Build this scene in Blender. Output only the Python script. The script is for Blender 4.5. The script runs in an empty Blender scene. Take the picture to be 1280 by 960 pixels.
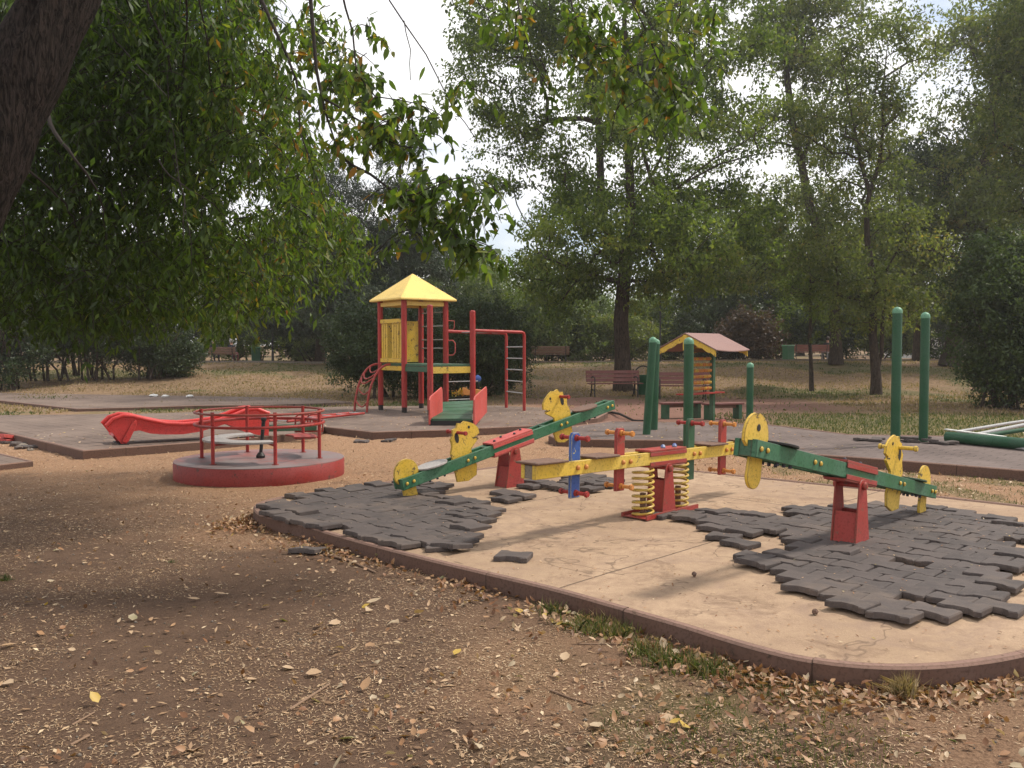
import bpy, bmesh, math, random
import numpy as np
from mathutils import Vector, Matrix

R = math.radians
rng = np.random.default_rng(11)
random.seed(11)
scn = bpy.context.scene
COL = scn.collection

# ------------------------------------------------------------------ camera
F = 1100.0
PITCH = math.atan(42 / 1100)
CAMZ = 1.5
cam = bpy.data.cameras.new('camera')
cam.sensor_width = 36
cam.lens = 36 * F / 1280
cam.clip_end = 2000
cam.clip_start = 0.05
camo = bpy.data.objects.new('camera', cam)
COL.objects.link(camo)
camo.location = (0, 0, CAMZ)
camo.rotation_euler = (R(90) - PITCH, 0, 0)
scn.camera = camo

# ------------------------------------------------------------------ light
SUN_AZ, SUN_EL = R(70), R(52)          # azimuth from +Y towards +X
w = bpy.data.worlds.new('World')
scn.world = w
w.use_nodes = True
nt = w.node_tree
nt.nodes.clear()
out = nt.nodes.new('ShaderNodeOutputWorld')
sky = nt.nodes.new('ShaderNodeTexSky')
sky.sky_type = 'NISHITA'
sky.sun_disc = False
sky.sun_elevation = SUN_EL
sky.sun_rotation = SUN_AZ
bg1 = nt.nodes.new('ShaderNodeBackground')
bg1.inputs[1].default_value = 0.13
nt.links.new(sky.outputs[0], bg1.inputs[0])
bg2 = nt.nodes.new('ShaderNodeBackground')
bg2.inputs[1].default_value = 1.2
tc = nt.nodes.new('ShaderNodeTexCoord')
mp = nt.nodes.new('ShaderNodeMapping')
mp.inputs['Scale'].default_value = (1, 1, 2.2)
nz = nt.nodes.new('ShaderNodeTexNoise')
nz.inputs['Scale'].default_value = 2.3
nz.inputs['Detail'].default_value = 7
nz.inputs['Roughness'].default_value = 0.55
cr = nt.nodes.new('ShaderNodeValToRGB')
cr.color_ramp.elements[0].position = 0.36
cr.color_ramp.elements[1].position = 0.50
nz2 = nt.nodes.new('ShaderNodeTexNoise')
nz2.inputs['Scale'].default_value = 5.0
nz2.inputs['Detail'].default_value = 6
cr2 = nt.nodes.new('ShaderNodeValToRGB')
cr2.color_ramp.elements[0].position = 0.33
cr2.color_ramp.elements[0].color = (0.76, 0.77, 0.82, 1)
cr2.color_ramp.elements[1].position = 0.56
cr2.color_ramp.elements[1].color = (1.0, 0.99, 0.99, 1)
mx = nt.nodes.new('ShaderNodeMixShader')
L = nt.links.new
L(tc.outputs['Generated'], mp.inputs[0])
L(mp.outputs[0], nz.inputs['Vector'])
L(mp.outputs[0], nz2.inputs['Vector'])
L(nz.outputs[0], cr.inputs[0])
L(nz2.outputs[0], cr2.inputs[0])
L(cr2.outputs[0], bg2.inputs[0])
L(cr.outputs[0], mx.inputs[0])
L(bg1.outputs[0], mx.inputs[1])
L(bg2.outputs[0], mx.inputs[2])
L(mx.outputs[0], out.inputs[0])

sl = bpy.data.lights.new('sun', 'SUN')
sl.energy = 3.6
sl.angle = R(6.5)
sl.color = (1.0, 0.93, 0.82)
so = bpy.data.objects.new('sun', sl)
COL.objects.link(so)
sd = Vector((math.sin(SUN_AZ) * math.cos(SUN_EL), math.cos(SUN_AZ) * math.cos(SUN_EL), math.sin(SUN_EL)))
so.rotation_euler = sd.to_track_quat('Z', 'Y').to_euler()
so.location = sd * 60

vs = scn.view_settings
vs.view_transform = 'Standard'
vs.look = 'None'
vs.exposure = 0.22
vs.gamma = 1.0
vs.use_curve_mapping = False
scn.render.engine = 'CYCLES'
scn.cycles.max_bounces = 6
scn.cycles.diffuse_bounces = 3
scn.cycles.transmission_bounces = 4
scn.cycles.volume_bounces = 1
scn.cycles.use_denoising = True

# ------------------------------------------------------------------ pixel helpers
_ct, _st = math.cos(PITCH), math.sin(PITCH)
def ray(px, py):
    u, v = (px - 640) / F, (480 - py) / F
    return Vector((u, _ct + v * _st, -_st + v * _ct))
def P(px, py, z=0.0):
    d = ray(px, py)
    t = (z - CAMZ) / d.z
    return Vector((d.x * t, d.y * t, z))
def D(px, py, Y):
    d = ray(px, py)
    t = Y / d.y
    return Vector((d.x * t, Y, CAMZ + d.z * t))

AD = Vector((0.73, -0.684, 0)).normalized()     # long axis of the paved pad
BD = Vector((0.688, 0.726, 0)).normalized()     # axis of the seesaws
BANG = math.atan2(BD.y, BD.x)

# ------------------------------------------------------------------ numpy noise
def _h(ix, iy, s):
    n = (ix.astype(np.int64) * 374761393 + iy.astype(np.int64) * 668265263 + s * 974634541) & 0xffffffff
    n = ((n ^ (n >> 13)) * 1274126177) & 0xffffffff
    return ((n ^ (n >> 16)) & 0xffff) / 65535.0
def vnoise(x, y, s=0):
    x = np.asarray(x, float); y = np.asarray(y, float)
    ix, iy = np.floor(x), np.floor(y)
    fx, fy = x - ix, y - iy
    fx = fx * fx * (3 - 2 * fx); fy = fy * fy * (3 - 2 * fy)
    a, b = _h(ix, iy, s), _h(ix + 1, iy, s)
    c, d = _h(ix, iy + 1, s), _h(ix + 1, iy + 1, s)
    return (a * (1 - fx) + b * fx) * (1 - fy) + (c * (1 - fx) + d * fx) * fy
def fbm(x, y, s=0, o=4):
    t, a, f = 0, 0.5, 1
    for k in range(o):
        t = t + a * vnoise(np.asarray(x) * f, np.asarray(y) * f, s + k); a *= .5; f *= 2.03
    return t / 0.9375
def sstep(a, b, x):
    t = np.clip((np.asarray(x, float) - a) / (b - a), 0, 1)
    return t * t * (3 - 2 * t)
def inpoly(x, y, poly):
    x = np.asarray(x, float); y = np.asarray(y, float)
    c = np.zeros(x.shape, bool)
    n = len(poly)
    for i in range(n):
        x1, y1 = poly[i][0], poly[i][1]; x2, y2 = poly[i - 1][0], poly[i - 1][1]
        if y1 == y2: continue
        m = ((y1 > y) != (y2 > y)) & (x < (x2 - x1) * (y - y1) / (y2 - y1) + x1)
        c ^= m
    return c

def gz(x, y):
    x = np.asarray(x, float); y = np.asarray(y, float)
    z = 0.86 * sstep(27, 43, y + 0.6 * np.sin(x * .25))
    z = z + 0.10 * sstep(0, 16, x) * sstep(30, 42, y)
    z = z + (fbm(x * .45, y * .45, 5) - .5) * .35 * sstep(23, 30, y) * (1 - .8 * sstep(40, 43, y))
    z = z + (fbm(x * .8, y * .8, 9) - .5) * 0.03 - 0.012
    z = z + (fbm(x * 5, y * 5, 12, 3) - .5) * 0.014
    z = z + 1.5 * sstep(60, 160, y)
    return z
def g1(x, y): return float(gz(x, y))

# ------------------------------------------------------------------ tagging and mesh building
def tag(o, label=None, cat=None, group=None, kind=None):
    if label: o['label'] = label
    if cat: o['category'] = cat
    if group: o['group'] = group
    if kind: o['kind'] = kind
    return o
def thing(name, label, cat, loc=(0, 0, 0), rz=0.0, group=None):
    o = bpy.data.objects.new(name, None)
    COL.objects.link(o)
    o.empty_display_size = .2
    o.location = loc
    o.rotation_euler = (0, 0, rz)
    return tag(o, label, cat, group)
def children(o): return [c for c in bpy.data.objects if c.parent == o]
def copy_tree(o, parent=None):
    c = o.copy(); COL.objects.link(c)
    c.parent = parent
    for ch in o.children: copy_tree(ch, c)
    return c

class MB:
    def __init__(s): s.v = []; s.f = []; s.m = []; s.mi = 0
    def add(s, vs_, fs, m=None):
        b = len(s.v)
        s.v += [tuple(p) for p in vs_]
        s.f += [tuple(i + b for i in f) for f in fs]
        s.m += [s.mi if m is None else m] * len(fs)
        return b
    def box(s, c, d, rz=0.0, M=None, m=None, taper=1.0):
        hx, hy, hz = d[0] / 2, d[1] / 2, d[2] / 2
        vv = []
        for z, t in ((-hz, 1), (hz, taper)):
            for x, y in ((-hx, -hy), (hx, -hy), (hx, hy), (-hx, hy)): vv.append(Vector((x * t, y * t, z)))
        Rm = Matrix.Rotation(rz, 3, 'Z') if M is None else M
        vv = [Rm @ p + Vector(c) for p in vv]
        s.add(vv, [(3, 2, 1, 0), (4, 5, 6, 7), (0, 1, 5, 4), (1, 2, 6, 5), (2, 3, 7, 6), (3, 0, 4, 7)], m)
    def bar(s, p, q, w, h, m=None):        # square bar from p to q
        p, q = Vector(p), Vector(q)
        d = (q - p); l = d.length
        z = d.normalized()
        x = z.cross(Vector((0, 0, 1)))
        if x.length < 1e-3: x = Vector((1, 0, 0))
        x.normalize(); y = x.cross(z)
        M = Matrix((x, y, z)).transposed()
        s.box((p + q) / 2, (w, h, l), M=M, m=m)
    def prism(s, poly, t, M=None, o=(0, 0, 0), m=None):   # poly in local xz, thickness along y
        n = len(poly)
        vv = [Vector((x, -t / 2, z)) for x, z in poly] + [Vector((x, t / 2, z)) for x, z in poly]
        if M is not None: vv = [M @ p for p in vv]
        vv = [p + Vector(o) for p in vv]
        fs = [tuple(range(n)), tuple(range(2 * n - 1, n - 1, -1))]
        fs += [(i, i + n, (i + 1) % n + n, (i + 1) % n) for i in range(n)]
        s.add(vv, fs, m)
    def slab(s, poly, z0, z1, m=None):     # poly in xy
        n = len(poly)
        vv = [Vector((p[0], p[1], z0)) for p in poly] + [Vector((p[0], p[1], z1)) for p in poly]
        fs = [tuple(range(n - 1, -1, -1)), tuple(range(n, 2 * n))]
        fs += [(i, (i + 1) % n, (i + 1) % n + n, i + n) for i in range(n)]
        s.add(vv, fs, m)
    def tube(s, pts, r, n=8, m=None, caps=True, closed=False):
        pts = [Vector(p) for p in pts]
        k = len(pts)
        rr = [r] * k if isinstance(r, (int, float)) else list(r)
        vv = []
        up = None
        for i, p in enumerate(pts):
            if closed: t = pts[(i + 1) % k] - pts[i - 1]
            else: t = pts[min(i + 1, k - 1)] - pts[max(i - 1, 0)]
            t.normalize()
            if up is None:
                a = Vector((0, 0, 1)) if abs(t.z) < .9 else Vector((1, 0, 0))
                up = (a - t * a.dot(t)).normalized()
            else:
                up = (up - t * up.dot(t))
                up = up.normalized() if up.length > 1e-6 else t.orthogonal().normalized()
            b = t.cross(up)
            for j in range(n):
                a = 2 * math.pi * j / n
                vv.append(p + (up * math.cos(a) + b * math.sin(a)) * rr[i])
        fs = []
        for i in range(k if closed else k - 1):
            i2 = (i + 1) % k
            for j in range(n):
                j2 = (j + 1) % n
                fs.append((i * n + j, i * n + j2, i2 * n + j2, i2 * n + j))
        if caps and not closed:
            fs.append(tuple(range(n - 1, -1, -1)))
            fs.append(tuple((k - 1) * n + j for j in range(n)))
        s.add(vv, fs, m)
    def lathe(s, prof, n=32, o=(0, 0, 0), m=None, M=None):
        vv = []; fs = []
        k = len(prof)
        for r, z in prof:
            for j in range(n):
                a = 2 * math.pi * j / n
                vv.append(Vector((r * math.cos(a), r * math.sin(a), z)))
        if M is not None: vv = [M @ p for p in vv]
        vv = [p + Vector(o) for p in vv]
        for i in range(k - 1):
            for j in range(n):
                j2 = (j + 1) % n
                fs.append((i * n + j, i * n + j2, (i + 1) * n + j2, (i + 1) * n + j))
        fs.append(tuple(range(n - 1, -1, -1)))
        fs.append(tuple((k - 1) * n + j for j in range(n)))
        s.add(vv, fs, m)
    def xf(s, M):
        s.v = [tuple(M @ Vector(p)) for p in s.v]; return s
    def build(s, name, mats, parent=None, smooth=35, bevel=0.0):
        me = bpy.data.meshes.new(name)
        me.from_pydata(s.v, [], s.f)
        if not isinstance(mats, (list, tuple)): mats = [mats]
        for m in mats: me.materials.append(m)
        if len(mats) > 1: me.polygons.foreach_set('material_index', s.m)
        if smooth:
            me.polygons.foreach_set('use_smooth', [True] * len(me.polygons))
            me.set_sharp_from_angle(angle=R(smooth))
        me.update()
        o = bpy.data.objects.new(name, me)
        COL.objects.link(o)
        if parent: o.parent = parent
        if bevel:
            b = o.modifiers.new('bevel', 'BEVEL'); b.width = bevel; b.segments = 2; b.limit_method = 'ANGLE'; b.angle_limit = R(40)
            b.harden_normals = False
        return o

def np_mesh(name, verts, faces_flat, sizes, mats, parent=None, attr=None, smooth=False, mi=None):
    me = bpy.data.meshes.new(name)
    nv, nf = len(verts), len(sizes)
    me.vertices.add(nv)
    me.vertices.foreach_set('co', np.asarray(verts, np.float32).ravel())
    me.loops.add(len(faces_flat))
    me.loops.foreach_set('vertex_index', np.asarray(faces_flat, np.int32))
    me.polygons.add(nf)
    st = np.concatenate(([0], np.cumsum(sizes)[:-1])).astype(np.int32)
    me.polygons.foreach_set('loop_start', st)
    try: me.polygons.foreach_set('loop_total', np.asarray(sizes, np.int32))
    except Exception: pass
    if mi is not None: me.polygons.foreach_set('material_index', np.asarray(mi, np.int32))
    if smooth: me.polygons.foreach_set('use_smooth', np.ones(nf, bool))
    for k, a in (attr or {}).items():
        at = me.attributes.new(k, 'FLOAT', 'POINT')
        at.data.foreach_set('value', np.asarray(a, np.float32))
    for m in (mats if isinstance(mats, (list, tuple)) else [mats]): me.materials.append(m)
    me.update(calc_edges=True)
    me.validate()
    o = bpy.data.objects.new(name, me)
    COL.objects.link(o)
    if parent: o.parent = parent
    return o

# ------------------------------------------------------------------ materials
def mat(name, col=(.5, .5, .5), rough=.6, metal=0.0):
    m = bpy.data.materials.new(name); m.use_nodes = True
    b = m.node_tree.nodes['Principled BSDF']
    b.inputs['Base Color'].default_value = (*col, 1)
    b.inputs['Roughness'].default_value = rough
    b.inputs['Metallic'].default_value = metal
    b.inputs['Specular IOR Level'].default_value = .35
    return m
def N(m, t, **k):
    n = m.node_tree.nodes.new(t)
    for a, v in k.items(): setattr(n, a, v)
    return n
def lk(m, a, b): m.node_tree.links.new(a, b)
def noise(m, scale, detail=5, rough=.55, vec=None, dist=0.0):
    n = N(m, 'ShaderNodeTexNoise')
    n.inputs['Scale'].default_value = scale; n.inputs['Detail'].default_value = detail
    n.inputs['Roughness'].default_value = rough; n.inputs['Distortion'].default_value = dist
    if vec is not None: lk(m, vec, n.inputs['Vector'])
    return n
def ramp(m, src, stops):
    r = N(m, 'ShaderNodeValToRGB')
    e = r.color_ramp.elements
    while len(e) < len(stops): e.new(.5)
    for i, (p, c) in enumerate(stops):
        e[i].position = p
        e[i].color = (c, c, c, 1) if isinstance(c, (int, float)) else (*c, 1)
    lk(m, src, r.inputs[0])
    return r
def mixc(m, fac, a, b, mode='MIX'):
    n = N(m, 'ShaderNodeMix'); n.data_type = 'RGBA'; n.blend_type = mode
    for s, v in ((n.inputs[0], fac), (n.inputs[6], a), (n.inputs[7], b)):
        if hasattr(v, 'links'): lk(m, v, s)
        elif isinstance(v, (int, float)): s.default_value = v
        else: s.default_value = (*v, 1)
    return n.outputs[2]
def bump(m, h, strength=.3, dist=.01):
    b = N(m, 'ShaderNodeBump'); b.inputs['Strength'].default_value = strength; b.inputs['Distance'].default_value = dist
    lk(m, h, b.inputs['Height'])
    return b.outputs[0]
def bsdf(m): return m.node_tree.nodes['Principled BSDF']

def paint(name, col, under=(.16, .12, .09), wear=.42, scale=14, rough=.45, fade=.25, edge=True):
    """weathered paint: faded patches, chips down to what lies beneath, grime"""
    m = mat(name, col, rough)
    tc_ = N(m, 'ShaderNodeTexCoord').outputs['Object']
    n1 = noise(m, 2.5, 4, .6, tc_)
    n2 = noise(m, scale, 8, .7, tc_, .6)
    n3 = noise(m, 60, 3, .5, tc_)
    fd = tuple(c * (1 - fade) + .55 * fade * (0.4 + c) for c in col)
    c1 = mixc(m, ramp(m, n1.outputs[0], [(.35, 0), (.7, 1)]).outputs[0], col, fd)
    dk = tuple(c * .55 for c in col)
    c2 = mixc(m, ramp(m, n3.outputs[0], [(.30, .7), (.5, 0)]).outputs[0], c1, dk)
    chip = ramp(m, n2.outputs[0], [(wear - .06, 1), (wear - .03, 0)])
    c3 = mixc(m, chip.outputs[0], c2, under)
    n4 = noise(m, 1.3, 6, .7, tc_, 1.5)
    c3 = mixc(m, ramp(m, n4.outputs[0], [(.52, 0), (.75, .45)]).outputs[0], c3, tuple(c * .35 + .03 for c in col))
    if edge:
        bv = N(m, 'ShaderNodeBevel'); bv.samples = 4; bv.inputs['Radius'].default_value = .012
        ge = N(m, 'ShaderNodeNewGeometry')
        dt = N(m, 'ShaderNodeVectorMath'); dt.operation = 'DOT_PRODUCT'
        lk(m, bv.outputs[0], dt.inputs[0]); lk(m, ge.outputs['Normal'], dt.inputs[1])
        ad = N(m, 'ShaderNodeMath'); ad.operation = 'MULTIPLY_ADD'; ad.inputs[1].default_value = .22
        lk(m, n2.outputs[0], ad.inputs[0]); lk(m, dt.outputs['Value'], ad.inputs[2])
        sb_ = N(m, 'ShaderNodeMath'); sb_.operation = 'SUBTRACT'; sb_.inputs[1].default_value = .3; lk(m, ad.outputs[0], sb_.inputs[0])
        er = ramp(m, sb_.outputs[0], [(.735, .85), (.775, 0)])
        c3 = mixc(m, er.outputs[0], c3, under)
    lk(m, c3, bsdf(m).inputs['Base Color'])
    rr = ramp(m, n1.outputs[0], [(.3, rough - .1), (.7, rough + .25)])
    lk(m, rr.outputs[0], bsdf(m).inputs['Roughness'])
    lk(m, bump(m, n2.outputs[0], .25, .004), bsdf(m).inputs['Normal'])
    return m

M_RED = paint('red_paint', (.36, .026, .02), (.10, .03, .02), .36, 14, .42, .10)
M_REDW = paint('worn_red_paint', (.34, .036, .026), (.16, .08, .05), .43, 9, .5, .14)
M_PINK = paint('sun_faded_red_paint', (.52, .075, .06), (.30, .10, .08), .38, 9, .5, .16)
M_GREEN = paint('green_paint', (.015, .12, .045), (.02, .03, .02), .38)
M_GREEND = paint('weathered_green_paint', (.018, .085, .035), (.08, .05, .03), .40, 8)
M_GREENP = paint('green_post_paint', (.008, .070, .026), (.02, .05, .03), .33, 20, .35, .12)
M_YEL = paint('yellow_paint', (.66, .42, .035), (.12, .08, .035), .44, 11)
M_YELR = paint('yellow_roof_plastic', (.78, .54, .13), (.5, .33, .08), .33, 5, .5, .2)
M_YELB = paint('faded_yellow_beam_paint', (.66, .44, .05), (.20, .13, .06), .41, 7)
M_ORA = paint('orange_plastic', (.62, .24, .04), (.3, .1, .03), .34, 20, .4)
M_BLUE = paint('blue_paint', (.03, .09, .33), (.5, .42, .1), .40, 16)
M_BROWN = paint('brown_seat_wood', (.16, .085, .055), (.07, .045, .03), .42, 12, .7)
M_BENCH = paint('bench_slat_paint', (.17, .055, .045), (.07, .045, .03), .40, 14, .65)
M_GREY = paint('grey_seat_board', (.36, .33, .31), (.2, .16, .13), .40, 9, .6)
M_WOODG = paint('grey_weathered_wood', (.22, .18, .14), (.1, .08, .06), .42, 9, .8)
M_BLACK = mat('dark_iron', (.03, .028, .027), .55, .3)
M_STEEL = paint('galvanised_steel', (.42, .42, .42), (.2, .17, .14), .38, 20, .45)
M_BOLT = mat('bolt_steel', (.38, .36, .33), .4, .7)
M_BOLTD = mat('dark_bolt', (.04, .035, .05), .5, .2)
M_WHITE = paint('white_paint', (.72, .70, .66), (.4, .36, .3), .36, 8, .6)
M_ROOFP = paint('faded_pink_roof_board', (.26, .15, .13), (.22, .13, .11), .40, 10, .8)
M_SLIDE = paint('red_fibreglass', (.56, .035, .03), (.4, .1, .08), .30, 6, .38, .12)

M_DRUM = paint('scuffed_drum_paint', (.26, .026, .020), (.09, .045, .035), .43, 7, .5, .14)
def drum_mat():
    m = mat('worn_red_steel_deck', (.4, .1, .08), .55)
    tc_ = N(m, 'ShaderNodeTexCoord').outputs['Object']
    n = noise(m, 5, 7, .7, tc_, .4)
    n2 = noise(m, 1.6, 3, .5, tc_)
    c = mixc(m, ramp(m, n.outputs[0], [(.38, 0), (.62, 1)]).outputs[0], (.15, .105, .10), (.30, .09, .075))
    c = mixc(m, ramp(m, n2.outputs[0], [(.4, 0), (.65, 1)]).outputs[0], c, (.19, .155, .15))
    lk(m, c, bsdf(m).inputs['Base Color'])
    v = N(m, 'ShaderNodeTexVoronoi'); v.inputs['Scale'].default_value = 32; lk(m, tc_, v.inputs['Vector'])
    lk(m, bump(m, v.outputs[0], .5, .003), bsdf(m).inputs['Normal'])
    return m
M_DECK = drum_mat()

def ground_mat():
    m = mat('packed_soil', (.1, .06, .04), .95)
    tc_ = N(m, 'ShaderNodeTexCoord').outputs['Object']
    def at(n):
        a = N(m, 'ShaderNodeAttribute'); a.attribute_name = n; return a.outputs['Fac']
    big = noise(m, .9, 6, .6, tc_)
    mid = noise(m, 9, 8, .7, tc_)
    fine = noise(m, 70, 6, .75, tc_)
    soil = mixc(m, ramp(m, mid.outputs[0], [(.35, 0), (.68, 1)]).outputs[0], (.066, .038, .025), (.128, .076, .049))
    soil = mixc(m, ramp(m, fine.outputs[0], [(.3, 0), (.75, .8)]).outputs[0], soil, (.19, .120, .078))
    chip = mixc(m, ramp(m, fine.outputs[0], [(.36, 0), (.58, 1)]).outputs[0], (.15, .080, .046), (.42, .255, .150))
    c = mixc(m, at('mulch'), soil, chip)
    red = mixc(m, ramp(m, mid.outputs[0], [(.3, 0), (.7, 1)]).outputs[0], (.15, .075, .055), (.27, .155, .115))
    c = mixc(m, at('bare'), c, red)
    dry = mixc(m, ramp(m, mid.outputs[0], [(.35, 0), (.65, 1)]).outputs[0], (.125, .080, .048), (.29, .195, .115))
    c = mixc(m, at('dry'), c, dry)
    gr = mixc(m, ramp(m, mid.outputs[0], [(.35, 0), (.65, 1)]).outputs[0], (.05, .065, .022), (.12, .125, .045))
    c = mixc(m, at('green'), c, gr)
    lk(m, c, bsdf(m).inputs['Base Color'])
    bsdf(m).inputs['Specular IOR Level'].default_value = .15
    h = N(m, 'ShaderNodeMath'); h.operation = 'ADD'
    lk(m, mid.outputs[0], h.inputs[0]); lk(m, fine.outputs[0], h.inputs[1])
    lk(m, bump(m, h.outputs[0], .9, .02), bsdf(m).inputs['Normal'])
    return m
def concrete_mat(joints):
    m = mat('tan_concrete', (.4, .3, .2), .9)
    tc_ = N(m, 'ShaderNodeTexCoord').outputs['Object']
    a = noise(m, .8, 6, .65, tc_, .3); b = noise(m, 7, 8, .7, tc_); c_ = noise(m, 90, 4, .7, tc_)
    s3 = noise(m, 1.7, 7, .7, tc_, 1.0)
    c = mixc(m, ramp(m, a.outputs[0], [(.35, 0), (.65, 1)]).outputs[0], (.42, .295, .195), (.32, .220, .140))
    c = mixc(m, ramp(m, b.outputs[0], [(.40, 0), (.66, .85)]).outputs[0], c, (.27, .18, .12))
    c = mixc(m, ramp(m, s3.outputs[0], [(.52, 0), (.66, .65)]).outputs[0], c, (.25, .17, .125))
    c = mixc(m, ramp(m, c_.outputs[0], [(.3, .6), (.48, 0)]).outputs[0], c, (.22, .15, .10))
    c = mixc(m, ramp(m, c_.outputs[0], [(.6, 0), (.75, .5)]).outputs[0], c, (.62, .48, .34))
    sp = N(m, 'ShaderNodeSeparateXYZ')
    rot = N(m, 'ShaderNodeMapping'); rot.inputs['Rotation'].default_value = (0, 0, -BANG)
    lk(m, tc_, rot.inputs[0]); lk(m, rot.outputs[0], sp.inputs[0])
    wv = noise(m, 3, 4, .6, tc_)
    for (axis, pos) in joints:
        s = N(m, 'ShaderNodeMath'); s.operation = 'SUBTRACT'; s.inputs[1].default_value = pos
        lk(m, sp.outputs[axis], s.inputs[0])
        w_ = N(m, 'ShaderNodeMath'); w_.operation = 'MULTIPLY_ADD'; w_.inputs[1].default_value = .03; lk(m, wv.outputs[0], w_.inputs[0]); lk(m, s.outputs[0], w_.inputs[2])
        ab = N(m, 'ShaderNodeMath'); ab.operation = 'ABSOLUTE'; lk(m, w_.outputs[0], ab.inputs[0])
        r = ramp(m, ab.outputs[0], [(.004, .9), (.010, 0)])
        c = mixc(m, r.outputs[0], c, (.08, .055, .04))
    ck = noise(m, .55, 5, .55, tc_, .4)
    k1 = N(m, 'ShaderNodeMath'); k1.operation = 'SUBTRACT'; k1.inputs[1].default_value = .5; lk(m, ck.outputs[0], k1.inputs[0])
    k2 = N(m, 'ShaderNodeMath'); k2.operation = 'ABSOLUTE'; lk(m, k1.outputs[0], k2.inputs[0])
    c = mixc(m, ramp(m, k2.outputs[0], [(.0006, .7), (.0022, 0)]).outputs[0], c, (.12, .08, .055))
    dr = noise(m, 2.6, 9, .75, tc_, .6)
    c = mixc(m, ramp(m, dr.outputs[0], [(.54, 0), (.66, .85)]).outputs[0], c, (.19, .122, .08))
    lk(m, c, bsdf(m).inputs['Base Color'])
    bsdf(m).inputs['Specular IOR Level'].default_value = .2
    h = N(m, 'ShaderNodeMath'); h.operation = 'ADD'
    lk(m, b.outputs[0], h.inputs[0]); lk(m, c_.outputs[0], h.inputs[1])
    lk(m, bump(m, h.outputs[0], .5, .006), bsdf(m).inputs['Normal'])
    return m
def rubber_mat():
    m = mat('dark_rubber', (.07, .06, .065), .8)
    tc_ = N(m, 'ShaderNodeTexCoord').outputs['Object']
    oi = N(m, 'ShaderNodeObjectInfo')
    a = noise(m, 14, 7, .7, tc_); b = noise(m, 160, 3, .6, tc_)
    c = mixc(m, ramp(m, a.outputs[0], [(.35, 0), (.7, 1)]).outputs[0], (.040, .032, .030), (.088, .070, .063))
    c = mixc(m, ramp(m, oi.outputs['Random'], [(0, 0), (1, .6)]).outputs[0], c, (.100, .078, .070))
    c = mixc(m, ramp(m, b.outputs[0], [(.62, 0), (.72, .5)]).outputs[0], c, (.25, .19, .15))
    gp = N(m, 'ShaderNodeNewGeometry')
    du = noise(m, 1.6, 8, .7, gp.outputs['Position'], .5)
    c = mixc(m, ramp(m, du.outputs[0], [(.52, 0), (.70, .6)]).outputs[0], c, (.17, .125, .095))
    lk(m, c, bsdf(m).inputs['Base Color'])
    lk(m, bump(m, b.outputs[0], .5, .002), bsdf(m).inputs['Normal'])
    return m
def pad_mat(base=(.10, .072, .07), hi=(.19, .14, .13)):
    """rubber pavers laid flush: offset rows with dark joints"""
    m = mat('laid_rubber_pavers', (.1, .08, .08), .9)
    tc_ = N(m, 'ShaderNodeTexCoord').outputs['Object']
    rot = N(m, 'ShaderNodeMapping'); rot.inputs['Rotation'].default_value = (0, 0, -BANG + math.pi / 2)
    lk(m, tc_, rot.inputs[0])
    wob = noise(m, 4.0, 3, .5, tc_)
    va = N(m, 'ShaderNodeVectorMath'); va.operation = 'MULTIPLY_ADD'
    va.inputs[1].default_value = (.07, .07, 0); lk(m, wob.outputs['Color'], va.inputs[0]); lk(m, rot.outputs[0], va.inputs[2])
    br = N(m, 'ShaderNodeTexBrick')
    br.inputs['Scale'].default_value = 1.0
    br.inputs['Mortar Size'].default_value = .008
    br.inputs['Brick Width'].default_value = .27
    br.inputs['Row Height'].default_value = .2
    br.inputs['Color1'].default_value = (*base, 1)
    br.inputs['Color2'].default_value = tuple(x * 1.35 for x in base) + (1,)
    br.inputs['Mortar'].default_value = (.03, .022, .02, 1)
    lk(m, va.outputs[0], br.inputs['Vector'])
    a = noise(m, .7, 7, .65, tc_); b = noise(m, 40, 5, .7, tc_)
    c = mixc(m, ramp(m, a.outputs[0], [(.38, 0), (.68, .85)]).outputs[0], br.outputs[0], hi)
    c = mixc(m, ramp(m, b.outputs[0], [(.55, 0), (.72, .5)]).outputs[0], c, (.30, .22, .16))
    lk(m, c, bsdf(m).inputs['Base Color'])
    lk(m, bump(m, br.outputs['Fac'], .6, .01), bsdf(m).inputs['Normal'])
    bsdf(m).inputs['Specular IOR Level'].default_value = .25
    return m
M_KERB = paint('brown_kerb', (.125, .066, .045), (.06, .04, .028), .40, 10, .85, .12)
M_KERBT = paint('kerb_pale_top', (.22, .128, .095), (.12, .075, .05), .42, 12, .85, .1)  # paler brown for the top faces of the kerb
M_RUB = rubber_mat()
M_PAD = pad_mat((.112, .080, .064), (.215, .158, .125))
M_PAD2 = pad_mat((.098, .074, .066), (.18, .14, .125))
M_PATH = mat('pale_path', (.5, .43, .34), .9)

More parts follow.
